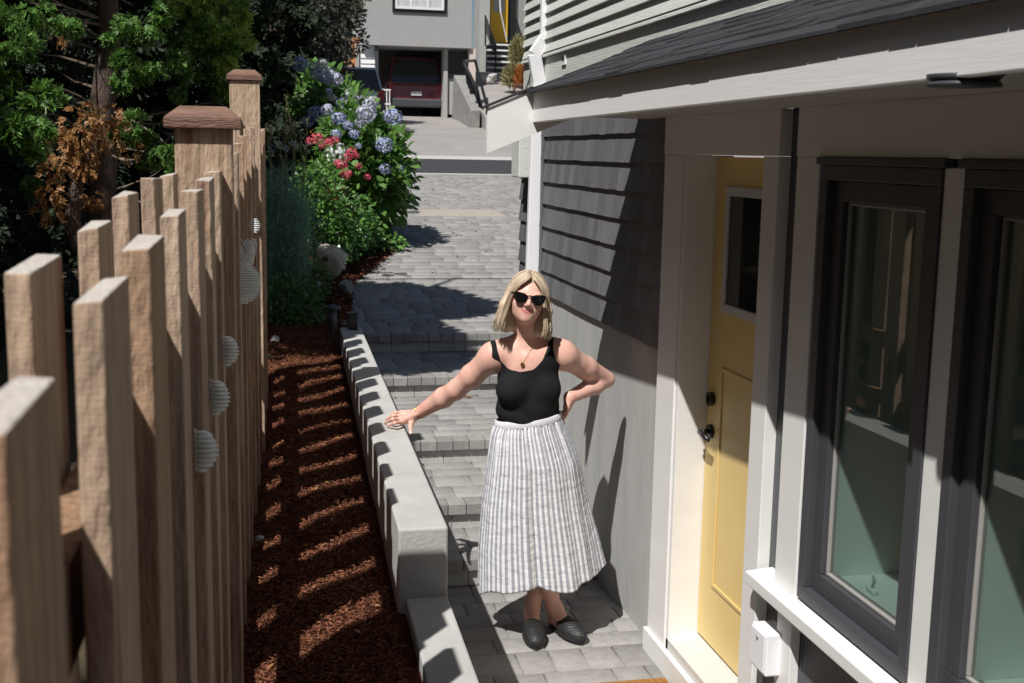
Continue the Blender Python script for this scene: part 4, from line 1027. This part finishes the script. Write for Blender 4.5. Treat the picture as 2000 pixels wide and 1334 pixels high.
hd = conifer(-3.6, 5.6, 6.6, 1.6, 'unseen conifer added left of and behind the viewer to block sky light', M['darkleaf'], 2600, .24)  # first of an out-of-view row added to cut the sky light
for (x, y) in ((-3.7, 3.6), (-3.5, 1.6), (-3.8, -.4), (-3.6, -2.4), (-3.4, -4.6), (-1.6, -5.6), (.4, -5.8), (2.4, -5.6), (4.2, -5.0)): clone(hd, x, y, 'unseen conifer added left of and behind the viewer to block sky light')
def bush(name, c, r, n, ln, wd, m, label, cat, group=None, shell=.55, stems=True, up=.3, z0=None, clump=0):
    t = empty(name, (c[0], c[1], gz(c[0], c[1]) if z0 is None else z0), label, cat, group)
    if clump:
        cc, _ = inball(clump, c, np.array(r)*.8, .3); k = rng.integers(0, clump, n); off, d = inball(n, (0, 0, 0), np.array(r)*.42, .3); ctr = cc[k]+off; d = d+nrm(cc[k]-np.array(c))*.6
    else: ctr, d = inball(n, c, r, shell)
    zg = (gz(c[0], c[1]) if z0 is None else z0)+.02; ctr[:, 2] = np.maximum(ctr[:, 2], zg+rng.uniform(0, .1, n))
    leaves('foliage', ctr, d*.8+rng.normal(size=(n, 3))*.45+np.array([0, 0, -up*.5]), rng.normal(size=(n, 3))*.5+np.array([-.2, -.3, 1]), rng.uniform(.6, 1.15, n)*ln, rng.uniform(.6, 1.1, n)*wd, m, t)
    if stems:
        s = MB()
        for i in range(16):
            a = random.uniform(0, 6.28); e, _ = inball(1, c, np.array(r)*.8)
            s.tube([(c[0]+.12*math.cos(a)*r[0], c[1]+.12*math.sin(a)*r[1], zg-.05), ((c[0]+e[0][0])/2, (c[1]+e[0][1])/2, (zg+e[0][2])/2), tuple(e[0])], [.009, .006, .003], 5)
        s.build('stems', M['twig'], t)
    return t
def head(parent, c, r, m, name='flower_head', n=110):
    d = rdir(n); C = np.array(c)+d*r*np.array([1, 1, .85])*rng.uniform(.86, 1.02, n)[:, None]
    tg = nrm(np.cross(d, rng.normal(size=(n, 3))))
    leaves(name, C-tg*r*.16, tg, d, r*.38, r*.34, m, parent)
hyd = bush('hydrangea_shrub', (1.22, 13.9, 2.0), (.56, .8, .74), 5600, .13, .085, M['hleaf'], 'big leafy hydrangea with blue mophead flowers leaning over the paver path', 'shrub', 'hydrangeas along the path', clump=60)
for (x, y, Y, r, mm) in [(715, 222, 13.2, .095, 'paleblue'), (768, 228, 13.3, .085, 'blue'), (750, 283, 13.1, .08, 'blue'), (752, 330, 13.2, .055, 'blue'), (722, 205, 13.8, .07, 'paleblue'), (745, 228, 14.2, .05, 'paleblue'), (700, 285, 13.1, .03, 'blue'), (692, 262, 13.2, .05, 'blue'), (680, 245, 13.4, .05, 'blue'), (662, 232, 13.5, .07, 'blue'), (657, 262, 13.3, .05, 'blue'), (704, 240, 13.4, .05, 'paleblue'), (782, 330, 13.6, .04, 'blue'), (660, 300, 12.6, .10, 'white_petal'), (640, 214, 13.9, .06, 'paleblue')]:
    head(hyd, at(x, y, Y=Y-.25), r*1.22, M[mm])
hy2 = bush('hydrangea_shrub', (.98, 16.6, 2.3), (.55, .7, 1.0), 3800, .14, .09, M['hleaf'], 'hydrangea with white and pale lilac mopheads farther back beside the blue one', 'shrub', 'hydrangeas along the path', clump=50)
for (x, y, r, mm) in [(612, 130, .06, 'white_petal'), (628, 126, .07, 'white_petal'), (640, 148, .10, 'paleblue'), (620, 145, .08, 'paleblue'), (655, 155, .085, 'paleblue'), (688, 185, .085, 'white_petal'), (702, 194, .07, 'paleblue'), (725, 200, .085, 'white_petal'), (678, 208, .08, 'paleblue'), (665, 200, .06, 'blue'), (648, 190, .05, 'white_petal'), (620, 222, .10, 'blue'), (600, 238, .07, 'blue'), (642, 178, .04, 'blue'), (585, 125, .09, 'blue')]:
    head(hy2, at(x, y, Y=15.5), r*1.2, M[mm])
bush('hydrangea_shrub', (1.45, 18.6, 2.05), (.5, .8, .65), 2200, .13, .085, M['hleaf'], 'flowerless green hydrangea at the far end of the row by the road', 'shrub', 'hydrangeas along the path', clump=30)
rose = bush('rose_bush', (.66, 12.0, 1.55), (.36, .5, .62), 3400, .062, .036, M['rleaf'], 'rose bush with clusters of deep pink blooms in front of the hydrangeas', 'shrub', clump=55)
for (x, y, r) in [(612, 272, .045), (604, 276, .035), (622, 268, .04), (645, 276, .04), (655, 272, .035), (636, 280, .03), (688, 298, .05), (680, 306, .04), (696, 304, .03), (668, 322, .05), (660, 318, .035), (675, 341, .045), (682, 338, .03), (718, 345, .03), (700, 324, .03), (628, 285, .03)]:
    head(rose, at(x, y, Y=11.2), r*1.15, M['pink'], 'rose_bloom', 60)
for (x, y) in ((668, 365), (655, 390), (612, 258), (640, 372)): head(rose, at(x, y, Y=11.5), .035, M['orange_leaf'], 'autumn_leaf_tuft', 14)
bush('leafy_shrub', (.98, 12.9, 1.35), (.32, .5, .34), 1300, .07, .045, M['rleaf'], 'low glossy green shrub under the blue hydrangea', 'shrub', clump=20)
bush('trailing_plant', (1.42, 13.25, 1.18), (.20, .22, .10), 260, .065, .05, M['hleaf'], 'small trailing pale green plant spilling onto the paver edge', 'plant', up=.6, stems=False, shell=0)
# feathery fennel
fen = empty('fennel_plant', (.22, 9.9, .8), 'blue-green feathery fennel beside the far fence post', 'plant')
n = 15000; base = rng.integers(0, 26, n); bx = rng.uniform(-.05, .42, 26); by = rng.uniform(9.5, 10.4, 26); bh = rng.uniform(.7, 1.25, 26); t = rng.uniform(.12, 1, n)
ctr = np.stack([bx[base]+rng.normal(size=n)*.05*(.5+t), by[base]+rng.normal(size=n)*.06, .82+bh[base]*t], 1)
leaves('foliage', ctr, rng.normal(size=(n, 3))*.45+np.array([.05, 0, .45]), rdir(n), rng.uniform(.05, .10, n), .006, M['fennel'], fen)
s = MB()
for i in range(26): s.tube([(bx[i], by[i], .78), (bx[i]+.02, by[i], .82+bh[i])], [.007, .003], 5)
s.build('stems', M['fennel'], fen)
st_ = empty('dry_flower_stalks', (.3, 10.8, .9), 'pale dry flower stalks standing up behind the far fence post', 'plant')
s = MB(); C = []
for (x0, y0, x1, y1) in [(545, 300, 560, 188), (575, 290, 562, 200), (530, 300, 520, 240), (552, 300, 541, 235), (585, 300, 600, 232), (566, 290, 577, 240), (520, 310, 528, 255), (590, 300, 585, 255), (560, 310, 555, 250)]:
    a = Vector(at(x0, y0+120, Y=10.6)); b = Vector(at(x1, y1, Y=10.6)); mid = a.lerp(b, .5)+Vector((.02, 0, 0)); s.tube([a, mid, b], [.006, .005, .003], 5)
    for k in range(40): C.append(mid.lerp(b, random.uniform(.1, 1)))
s.build('stalks', M['grass'], st_); C = np.array(C)+rng.normal(size=(len(C), 3))*.006
leaves('seed_heads', C, rng.normal(size=(len(C), 3))*.5+np.array([0, 0, .8]), rdir(len(C)), .026, .012, M['grass'], st_)
for (x, y, m_) in [(545, 282, 'paleblue'), (575, 280, 'paleblue'), (532, 290, 'blue'), (560, 290, 'paleblue')]: head(st_, at(x, y, Y=10.3), .035, M[m_], 'small_bloom', 30)
bush('ground_shrub', (.20, 9.4, .98), (.32, .30, .24), 1400, .05, .028, M['rleaf'], 'low dark shrub at the shaded far end of the mulch bed', 'shrub', shell=.2, z0=.80)
bush('ground_shrub', (.35, 10.6, 1.05), (.30, .35, .25), 1300, .045, .022, M['cedar'], 'low yellow-green shrub at the foot of the fennel', 'shrub', shell=.2, z0=.86)
bush('leafy_shoots', (-1.0, 3.6, 1.78), (.20, .25, .24), 420, .05, .022, M['hleaf'], 'upright green shoots poking up behind the near fence boards', 'shrub', z0=.8, shell=0)
yf = bush('flower_clump', (-.86, 2.6, 1.45), (.16, .2, .18), 260, .04, .02, M['hleaf'], 'small clump with yellow flowers behind the nearest fence boards', 'plant', z0=.8, shell=0, stems=False)
for q in range(9): head(yf, (-.86+random.uniform(-.12, .12), 2.5+random.uniform(-.1, .1), 1.56+random.uniform(-.05, .06)), .02, M['yellow_petal'], 'yellow_bloom', 12)
# broadleaf trees in the distance
def crown_tree(x, y, zc, r, n, m, label, sz, z0=None):
    t = empty('broadleaf_tree', (x, y, gz(x, y)), label, 'tree', 'broadleaf trees near the far house')
    trunk('trunk', [(x, y, gz(x, y)-.1), (x+.1, y, zc-.5*r[2]), (x, y, zc+.3*r[2])], [.16, .12, .04], M['bark'], t)
    cc, _ = inball(46, (x, y, zc), np.array(r)*.85, .2); k = rng.integers(0, 46, n); off, d = inball(n, (0, 0, 0), np.array(r)*.34, .3); ctr = cc[k]+off
    leaves('crown', ctr, d+rng.normal(size=(n, 3))*.5, rng.normal(size=(n, 3))*.6+np.array([0, 0, .7]), rng.uniform(.6, 1.2, n)*sz, rng.uniform(.5, .8, n)*sz, m, t)
c = at(610, 70, Y=24); crown_tree(c.x, 24, c.z+.1, (.95, 1.2, 1.0), 9000, M['purpleleaf'], 'dull grey-purple leaved tree left of the far grey house', .10)
c = at(655, 0, Y=33); crown_tree(c.x, 33, c.z+.5, (.9, 1.2, 1.0), 5000, M['cedar2'], 'pale green tree top beside the far grey house', .14)
c = at(560, 60, Y=29); crown_tree(c.x, 29, c.z, (1.5, 1.6, 3.4), 9000, M['darkleaf'], 'dark dense tree between the conifers and the grey-purple tree', .2)
c = at(660, 150, Y=38); crown_tree(c.x-.6, 41, c.z+.3, (1.6, 1.6, 3.2), 6000, M['darkleaf'], 'dark tree behind the orange timber arbor', .22)
n = 130; px = rng.uniform(1.7, 4.6, n); py = rng.uniform(11.8, 20.5, n); leaves_ = leaves('leaf_litter', np.stack([px, py, zp(py)+.006], 1), rng.normal(size=(n, 3))*np.array([1, 1, .1]), rng.normal(size=(n, 3))*.2+np.array([0, 0, 1]), rng.uniform(.02, .05, n), rng.uniform(.012, .03, n), M['darkleaf'])
tag(leaves_, 'small dry leaves and petals scattered over the paver driveway', 'leaf litter', kind='stuff')
n = 60; px = rng.uniform(.70, 1.68, n); py = rng.uniform(2.6, 5.6, n); leaves_ = leaves('grit', np.stack([px, py, np.full(n, .003)], 1), rng.normal(size=(n, 3))*np.array([1, 1, .1]), rng.normal(size=(n, 3))*.2+np.array([0, 0, 1]), rng.uniform(.003, .010, n), rng.uniform(.003, .008, n), M['chip'])
tag(leaves_, 'bits of bark and grit lying on the landing pavers', 'grit', kind='stuff')
n = 130; px = rng.uniform(0, .45, n); py = rng.uniform(2.5, 8, n); pz = np.array([mz(a, b) for a, b in zip(px, py)])+.016
leaves_ = leaves('leaf_litter', np.stack([px, py, pz], 1), rng.normal(size=(n, 3))*np.array([1, 1, .2]), rng.normal(size=(n, 3))*.3+np.array([0, 0, 1]), rng.uniform(.015, .04, n), rng.uniform(.008, .015, n), M['deadleaf'])
tag(leaves_, 'fallen dry leaves on the bark mulch beside the fence', 'leaf litter', kind='stuff')
# ================================================================ SMALL GARDEN THINGS
def rock(name, c, r, m, label, seed, parent=None, sub=4):
    b = bmesh.new(); bmesh.ops.create_icosphere(b, subdivisions=sub, radius=1.0); rs = np.random.default_rng(seed); pl = [(nrm(rs.normal(size=3)), rs.uniform(.62, .9)) for _ in range(16)]
    for v in b.verts:
        p = np.array(v.co)
        for nn_, dd in pl:
            e = p@nn_-dd
            if e > 0: p = p-nn_*e*.92
        p = p*(1+.03*math.sin(p[0]*9+seed)+.025*math.sin(p[1]*13+p[2]*11)); v.co = Vector(p*np.array(r)+np.array(c))
    me = bpy.data.meshes.new(name); b.to_mesh(me); b.free(); o = link(name, me, m, parent, False)
    return tag(o, label, 'rock')
c = at(645, 513, Y=11.1); rb = empty('boulder', (c.x, c.y, .9), 'pale sandstone boulder with a small square hole beside the path', 'rock')
bo_ = rock('stone', (c.x, c.y+.10, c.z-.01), (.185, .15, .185), M['boulder'], None, 5, rb)
if 'category' in bo_: del bo_['category']
hp = surf_hp = at(636, 507, Y=10.955); MB().box(hp.x-.022, hp.x+.022, hp.y-.02, hp.y+.1, hp.z-.018, hp.z+.018).build('square_hole', M['black_metal'], rb)
c = at(676, 562, Y=10.7); rock('stone', (c.x, c.y, c.z), (.07, .07, .075), M['grey_rock'], 'small dark stone just right of the pale boulder', 9)
for i, (x, y, Y, r) in enumerate([(503, 835, 4.6, .022), (535, 600, 8.6, .04), (523, 655, 8.1, .02)]):
    c = at(x, y, Y=Y); rock('stone', (c.x, c.y, mz(c.x, c.y)+r*.5), (r, r, r*.8), M['curb'], ['small white stone in the mulch at the fence foot', 'pale stone in the shade at the far end of the mulch bed', 'tiny pale pebble in the mulch beside the far fence post'][i], 20+i, sub=3)
c = at(650, 595, Y=8.9); pl_ = empty('path_light', (c.x, c.y, .8), 'small dark bronze path light with a flat cap beside the low wall end', 'light')
MB().cyl((c.x, c.y, c.z-.11), .03, .16).build('lens_tube', M['dark_siding'], pl_, True); MB().tube([(c.x, c.y, c.z-.03), (c.x, c.y, c.z-.015), (c.x, c.y, c.z)], [.062, .06, .02], 24).build('cap', M['frame'], pl_); MB().cyl((c.x, c.y, .80), .008, .3).build('stake', M['frame'], pl_)
bx_ = empty('wall_lantern', (.66, 8.4, .93), 'black box lantern standing on the far end of the low wall', 'light')
c = at(689, 640, Y=8.42); MB().box(c.x-.034, c.x+.034, 8.40, 8.468, .932, 1.045, .003).build('housing', M['black_metal'], bx_); MB().box(c.x-.04, c.x+.04, 8.394, 8.474, 1.0455, 1.055, .002).build('lid', M['black_metal'], bx_)
for (x, y, Y) in ((622, 560, 10.2), (672, 520, 11.8)):
    c = at(x, y, Y=Y); t = empty('stake_light', (c.x, c.y, gz(c.x, c.y)), 'slim glass stake light %s the pale boulder' % ('in front of' if x < 640 else 'right of'), 'light')
    MB().cyl((c.x, c.y, c.z), .018, .09).build('lens_tube', M['grey_rock'], t, True); MB().cyl((c.x, c.y, gz(c.x, c.y)+.03), .006, .2).build('stake', M['black_metal'], t)
# sandy patch of worn pavers on the driveway
def lay(name, pts, m, label=None, cat=None, kind='structure', th=.004):
    return tag(MB().prism([Vector(p) for p in pts], (0, 0, th)).build(name, m), label, cat, None, kind)
pa = [at(x, y, Y=None, Z=None) if 0 else None for x, y in ()]
ya, yb = 15.9, 16.6; xa_, xb_ = 2.15, 3.35
lay('worn_pavers', [(xa_, ya, zp(ya)+.001), (xb_, ya, zp(ya)+.001), (xb_-.05, yb, zp(yb)+.001), (xa_+.05, yb, zp(yb)+.001)], M['worn'], th=.003)
# ================================================================ FAR HOUSES AND CARS
M['stucco'] = mat('grey_stucco', (.33, .325, .32), (.37, .365, .36), 2, .9, .2, 40)
M['whitelap'] = mat('white_lap', (.70, .70, .70), (.76, .76, .75), 3, .6)
M['brownwood'] = mat('orange_timber', (.42, .16, .06), (.5, .22, .09), 3, .7)
M['shadowwall'] = mat('garage_wall', (.60, .50, .45), (.66, .56, .50), 2, .9)
M['greypaint'] = mat('grey_paint', (.36, .36, .34), (.42, .42, .40), 2, .8)
M['stonewall'] = pits(mat('stone_wall', (.14, .14, .13), (.34, .33, .31), 3, .95, 1.0, 8, contrast=.8), 3, .12, .2)
M['curtain'] = mat('curtain', (.42, .42, .44), (.62, .62, .64), 6, .8, stretch=(6, 1, .5), contrast=.3)
fh = empty('far_house', (5, 38, 3.3), 'grey two-storey house with open garage below its upper floor at the end of the drive', 'house')
YF = 38.0
MB().box(3.25, 6.74, YF+1.8, 43.7, 5.46, 5.7).build('garage_roof', M['stucco'], fh)
MB().box(3.25, 6.74, YF, YF+1.79, 5.46, 8.7).build('upper_wall', M['stucco'], fh)
MB().box(2.9, 3.245, YF+.6, 42, 3.2, 8.7).build('side_wall', M['stucco'], fh)
w_ = MB().box(4.22, 5.93, YF-.06, YF-.002, 6.49, 8.3, .01).build('window', M['black_metal'], fh)
fr = MB()
for (a, b) in ((4.31, 4.37), (4.78, 4.84), (5.31, 5.37), (5.78, 5.84)): fr.box(a, b, YF-.1, YF-.061, 6.58, 8.2)
fr.box(4.371, 5.779, YF-.099, YF-.061, 6.58, 6.65); fr.build('frame', M['whitelap'], w_)
MB().box(4.371, 5.779, YF-.075, YF-.062, 6.651, 8.2).build('pane', M['curtain'], w_)
lpz = MB(); z = 3.25
while z < 5.44: lpz.hexa([(3.26, YF+.22, z), (3.70, YF+.22, z), (3.70, YF+.3, z), (3.26, YF+.3, z), (3.26, YF+.25, z+.16), (3.70, YF+.25, z+.16), (3.70, YF+.3, z+.16), (3.26, YF+.3, z+.16)]); z += .165
lpz.build('lap_wall', M['whitelap'], fh)
MB().box(3.70, 3.80, YF+.1, YF+.3, 3.2, 5.455).build('post', M['frame'], fh)
MB().box(3.3, 6.74, 43.6, 43.7, 3.2, 5.455).build('garage_back_wall', M['shadowwall'], fh)
MB().box(5.92, 6.05, YF+.4, YF+.9, 3.2, 5.455).build('column', M['greypaint'], fh)
dw = MB().box(6.06, 6.74, YF+.5, YF+.56, 3.4, 5.45).build('side_panel', M['greypaint'], fh)
wq = MB(); wq.box(6.08, 6.70, YF+.44, YF+.495, 4.55, 5.4); wq.build('garage_window', M['black_metal'], fh)
MB().box(6.70, 6.9, YF+.1, 44, 3.2, 5.455).build('garage_side_wall', M['shadowwall'], fh)
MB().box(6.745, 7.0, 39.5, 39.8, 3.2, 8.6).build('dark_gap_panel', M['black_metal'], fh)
gt = MB(); 
for k in range(4): gt.box(3.82+k*.09, 3.85+k*.09, YF-.35, YF-.32, 3.30, 4.05)
gt.box(3.80, 4.14, YF-.36, YF-.31, 4.05, 4.1); gt.box(3.80, 4.14, YF-.36, YF-.31, 3.62, 3.67); go = empty('garden_gate', (4.2, YF-.33, 3.3), 'low white picket gate left of the red car', 'gate'); gt.build('pickets', M['whitelap'], go)
ar = empty('timber_arbor', (3, 36, 3.3), 'orange stained timber arbor at the left corner of the far house', 'arbor')
a = at(670, 72, Y=36); b = at(705, 82, Y=36); MB().box(a.x-.5, b.x, 36, 36.15, b.z, a.z).build('beam', M['brownwood'], ar)
for q in (677, 690): a = at(q, 84, Y=36); MB().box(a.x-.07, a.x+.07, 36.02, 36.13, 3.2, b.z-.002).build('post', M['brownwood'], ar)
# entry building with yellow door and stairs
eh = empty('entry_building', (8, 42, 4.6), 'pale grey entrance with yellow door above a short flight of stairs', 'building'); YE = 42.0
a = at(935, 140, Y=YE); b = at(957, 0, Y=YE); MB().box(a.x, b.x, YE, YE+1, 4.0, 12).build('wall', M['greypaint'], eh)
a = at(1005, 85, Y=YE+.6); b = at(1120, 0, Y=YE+.6); MB().box(a.x+.30, b.x+2, YE+.3, YE+1.3, 3.6, 12).build('wall', M['greypaint'], eh)
a = at(958, 82, Y=YE+1); b = at(992, 0, Y=YE+1); dz_ = MB().box(a.x, b.x, YE+1, YE+1.1, a.z, a.z+2.1).build('door', mat('far_door', (.75, .42, .02), None, rough=.5), eh)
MB().box(a.x+.08, b.x-.12, YE+.98, YE+.999, a.z+1.05, a.z+2.0).build('pane', M['greypaint'], dz_)
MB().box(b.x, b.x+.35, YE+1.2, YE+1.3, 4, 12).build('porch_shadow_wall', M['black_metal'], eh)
MB().box(a.x-.4, b.x+3, YE+1.35, YE+1.5, 4, 12).build('back_wall', M['greypaint'], eh)
sz0 = at(985, 142, Y=40.5); sz1 = at(985, 86, Y=41.8)
stp = MB()
for k in range(6):
    t = k/5; y = 40.6+1.2*t; z = sz0.z+(sz1.z-sz0.z)*t; stp.box(at(952, 100, Y=y).x, at(1022, 100, Y=y).x, y, y+.3, z-.05, z)
stp.build('stair_treads', M['whitelap'], eh)
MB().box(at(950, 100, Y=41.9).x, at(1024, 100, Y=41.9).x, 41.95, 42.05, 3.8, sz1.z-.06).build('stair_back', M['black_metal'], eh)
for (x0, y0, x1, y1) in ((948, 30, 968, 86), (1008, 33, 1022, 82)):
    rl = MB()
    for k in range(5): rl.tube([at(x0, y0+k*7, Y=41.6), at(x1, y1+k*6, Y=40.7)], .02, 5)
    rl.tube([at(x0, y0, Y=41.6), at(x0, y0+60, Y=41.6)], .03, 5); rl.tube([at(x1, y1, Y=40.7), at(x1, y1+60, Y=40.7)], .03, 5)
    rl.build('stair_rail', M['black_metal'], eh)
cbl = MB(); cbl.tube([at(975, -20, Y=40), at(978, 25, Y=40), at(990, 80, Y=40.2)], .025, 5); tag(cbl.build('hanging_cable', M['white_metal']), 'thin pale cable hanging in front of the far yellow door', 'cable')
# raised bank right of the garage
def hexb(P, name, m, **k): return tag(MB().hexa(P).build(name, m), **k)
x0 = 6.15; P = [(x0-.15, 29.5, 2.3), (14, 29.5, 2.3), (14, 41.9, 3.2), (6.75, 41.9, 3.2), (x0-.15, 29.5, 2.56), (14, 29.5, 2.56), (14, 41.9, 5.0), (6.75, 41.9, 5.0)]
hexb(P, 'hillside', M['drive'], kind='structure')
wl = MB().hexa([(5.85, 33.2, 2.7), (6.15, 33.2, 2.7), (6.62, 37.8, 3.2), (6.1, 37.8, 3.2), (5.9, 33.2, 3.35), (6.15, 33.2, 3.35), (6.62, 37.8, 4.6), (6.15, 37.8, 4.6)]).build('stone_wall', M['stonewall']); tag(wl, 'rough grey stone retaining wall right of the red car', 'wall')
rl2 = MB(); 
for (a, b) in (((928, 118), (958, 235)), ((905, 120), (930, 170)), ((930, 165), (945, 235)), ((928, 118), (905, 120))): rl2.tube([at(*a, Y=35.5), at(*b, Y=33.5)], .045, 6)
for k in range(8): t = k/7; rl2.tube([at(908+t*22, 122+t*48, Y=35.4), at(912+t*22, 165+t*55, Y=35.2)], .02, 5)
tag(rl2.build('handrail', M['black_metal']), 'black metal handrail running down beside the stone retaining wall', 'railing')
for i, (x, y, r) in enumerate([(952, 158, .25), (962, 150, .18), (945, 150, .14)]):
    c = at(x, y, Y=39); rock('stone', tuple(c), (r*1.2, r, r*.7), M['curb'], ['largest pale landscape rock below the far stairs', 'pale rock right of the largest one below the far stairs', 'pale rock left of the largest one below the far stairs'][i], 40+i, sub=3)
def tuft(px_, py_, Y, r, n, m, label):
    c = at(px_, py_, Y=Y); t = empty('grass_clump', (c.x, c.y, c.z-r[2]), label, 'plant', 'tufts below the far stairs'); ctr, d = inball(n, c, r)
    leaves('foliage', ctr, d*.5+np.array([0, 0, .6])+rng.normal(size=(n, 3))*.3, rdir(n), .28, .05, m, t)
tuft(1016, 108, 38, (.26, .3, .5), 700, M['grass'], 'tall pale green grassy shrub beside the far stairs')
tuft(1006, 152, 37, (.34, .3, .26), 600, M['grass'], 'low straw-coloured grass clump under the pale shrub'); tuft(1020, 156, 36.5, (.18, .25, .32), 300, M['orange_leaf'], 'orange-brown plant next to the straw-coloured clump')
def car(name, cx, y0, z0, w, L, hh, body_m, label, rack, tilt=0.0):
    t = empty(name, (cx, y0, z0), label, 'car'); bx = w/2; zb = z0+.30; zs = z0+hh*.56; zt_ = z0+hh
    b = MB(); P = lambda y, x, z: (cx+x, y, z)
    b.hexa([P(y0, -bx*.94, zb), P(y0, bx*.94, zb), P(y0+L, bx*.9, zb), P(y0+L, -bx*.9, zb), P(y0+.06, -bx, zs), P(y0+.06, bx, zs), P(y0+L-.1, bx*.92, zs-.08), P(y0+L-.1, -bx*.92, zs-.08)], .09).build('body', body_m, t)
    c = MB(); c.hexa([P(y0+.10, -bx*.95, zs-.05), P(y0+.10, bx*.95, zs-.05), P(y0+L*.68, bx*.93, zs-.05), P(y0+L*.68, -bx*.93, zs-.05), P(y0+.36, -bx*.76, zt_), P(y0+.36, bx*.76, zt_), P(y0+L*.52, bx*.75, zt_-.02), P(y0+L*.52, -bx*.75, zt_-.02)], .07).build('cabin', body_m, t)
    g = MB(); k = .93
    def lerp(a, b2, q): return tuple(a[i]+(b2[i]-a[i])*q for i in range(3))
    A, B2, C2, D2 = P(y0+.095, -bx*.86, zs), P(y0+.095, bx*.86, zs), P(y0+.345, bx*.70, zt_-.07), P(y0+.345, -bx*.70, zt_-.07)
    g.prism([A, B2, C2, D2], (0, -.02, .0)); g.build('rear_window', M['darkglass'], t)
    g = MB()
    for s in (-1, 1): g.prism([P(y0+.5, s*bx*.95, zs+.02), P(y0+L*.60, s*bx*.94, zs+.02), P(y0+L*.50, s*bx*.80, zt_-.10), P(y0+.6, s*bx*.80, zt_-.10)], (s*.012, 0, 0))
    g.build('side_window', M['darkglass'], t)
    bm_ = MB().box(cx-bx*.98, cx+bx*.98, y0-.10, y0+.12, zb-.02, zb+.26, .05).build('bumper', M['frame'], t)
    for s in (-1, 1):
        MB().box(cx+s*bx*.86-.09, cx+s*bx*.86+.09, y0-.015, y0+.10, zs-.32, zs+.02, .02).build('tail_light', mat('red_lens', (.25, .01, .02), None, rough=.2), t)
        for yy in (y0+.85, y0+L-.8):
            wv = MB().cyl((cx+s*(bx-.13), yy, z0+.34), .34, .22, 'X', 28).build('wheel', mat('tyre', (.015, .015, .015), None, rough=.9), t); MB().cyl((cx+s*(bx-.015), yy, z0+.34), .2, .02, 'X', 20).build('rim', M['curb'], wv)
        MB().ball((cx+s*(bx+.10), y0+L*.60, zs+.06), (.11, .06, .08), 2).build('mirror', M['black_metal'], t, True)
    MB().box(cx-.17, cx+.17, y0-.03, y0-.005, zb+.36, zb+.48, .004).build('licence_plate', M['whitelap'], t)
    if rack:
        r = MB(); 
        for s in (-1, 1): r.tube([P(y0+.5, s*bx*.62, zt_+.0), P(y0+.6, s*bx*.62, zt_+.09), P(y0+L*.45, s*bx*.62, zt_+.09), P(y0+L*.5, s*bx*.62, zt_)], .02, 6)
        r.tube([P(y0+.8, -bx*.62, zt_+.09), P(y0+.8, bx*.62, zt_+.09)], .02, 6); r.build('roof_rack', M['black_metal'], t)
car('parked_car', 5.10, 38.85, gz(5, 39.0)+.005, 1.94, 4.4, 1.88, mat('red_paint', (.15, .012, .018), None, rough=.25, coat=.8), 'dark red station car with roof rack parked under the far house', True)
car('parked_car', 2.75, 34.2, gz(2.5, 35)+.01, 1.72, 4.0, 1.50, mat('silver_paint', (.38, .44, .52), None, rough=.3, coat=.8, metal=.3), 'pale silver-blue hatchback half hidden behind the hydrangeas', False)
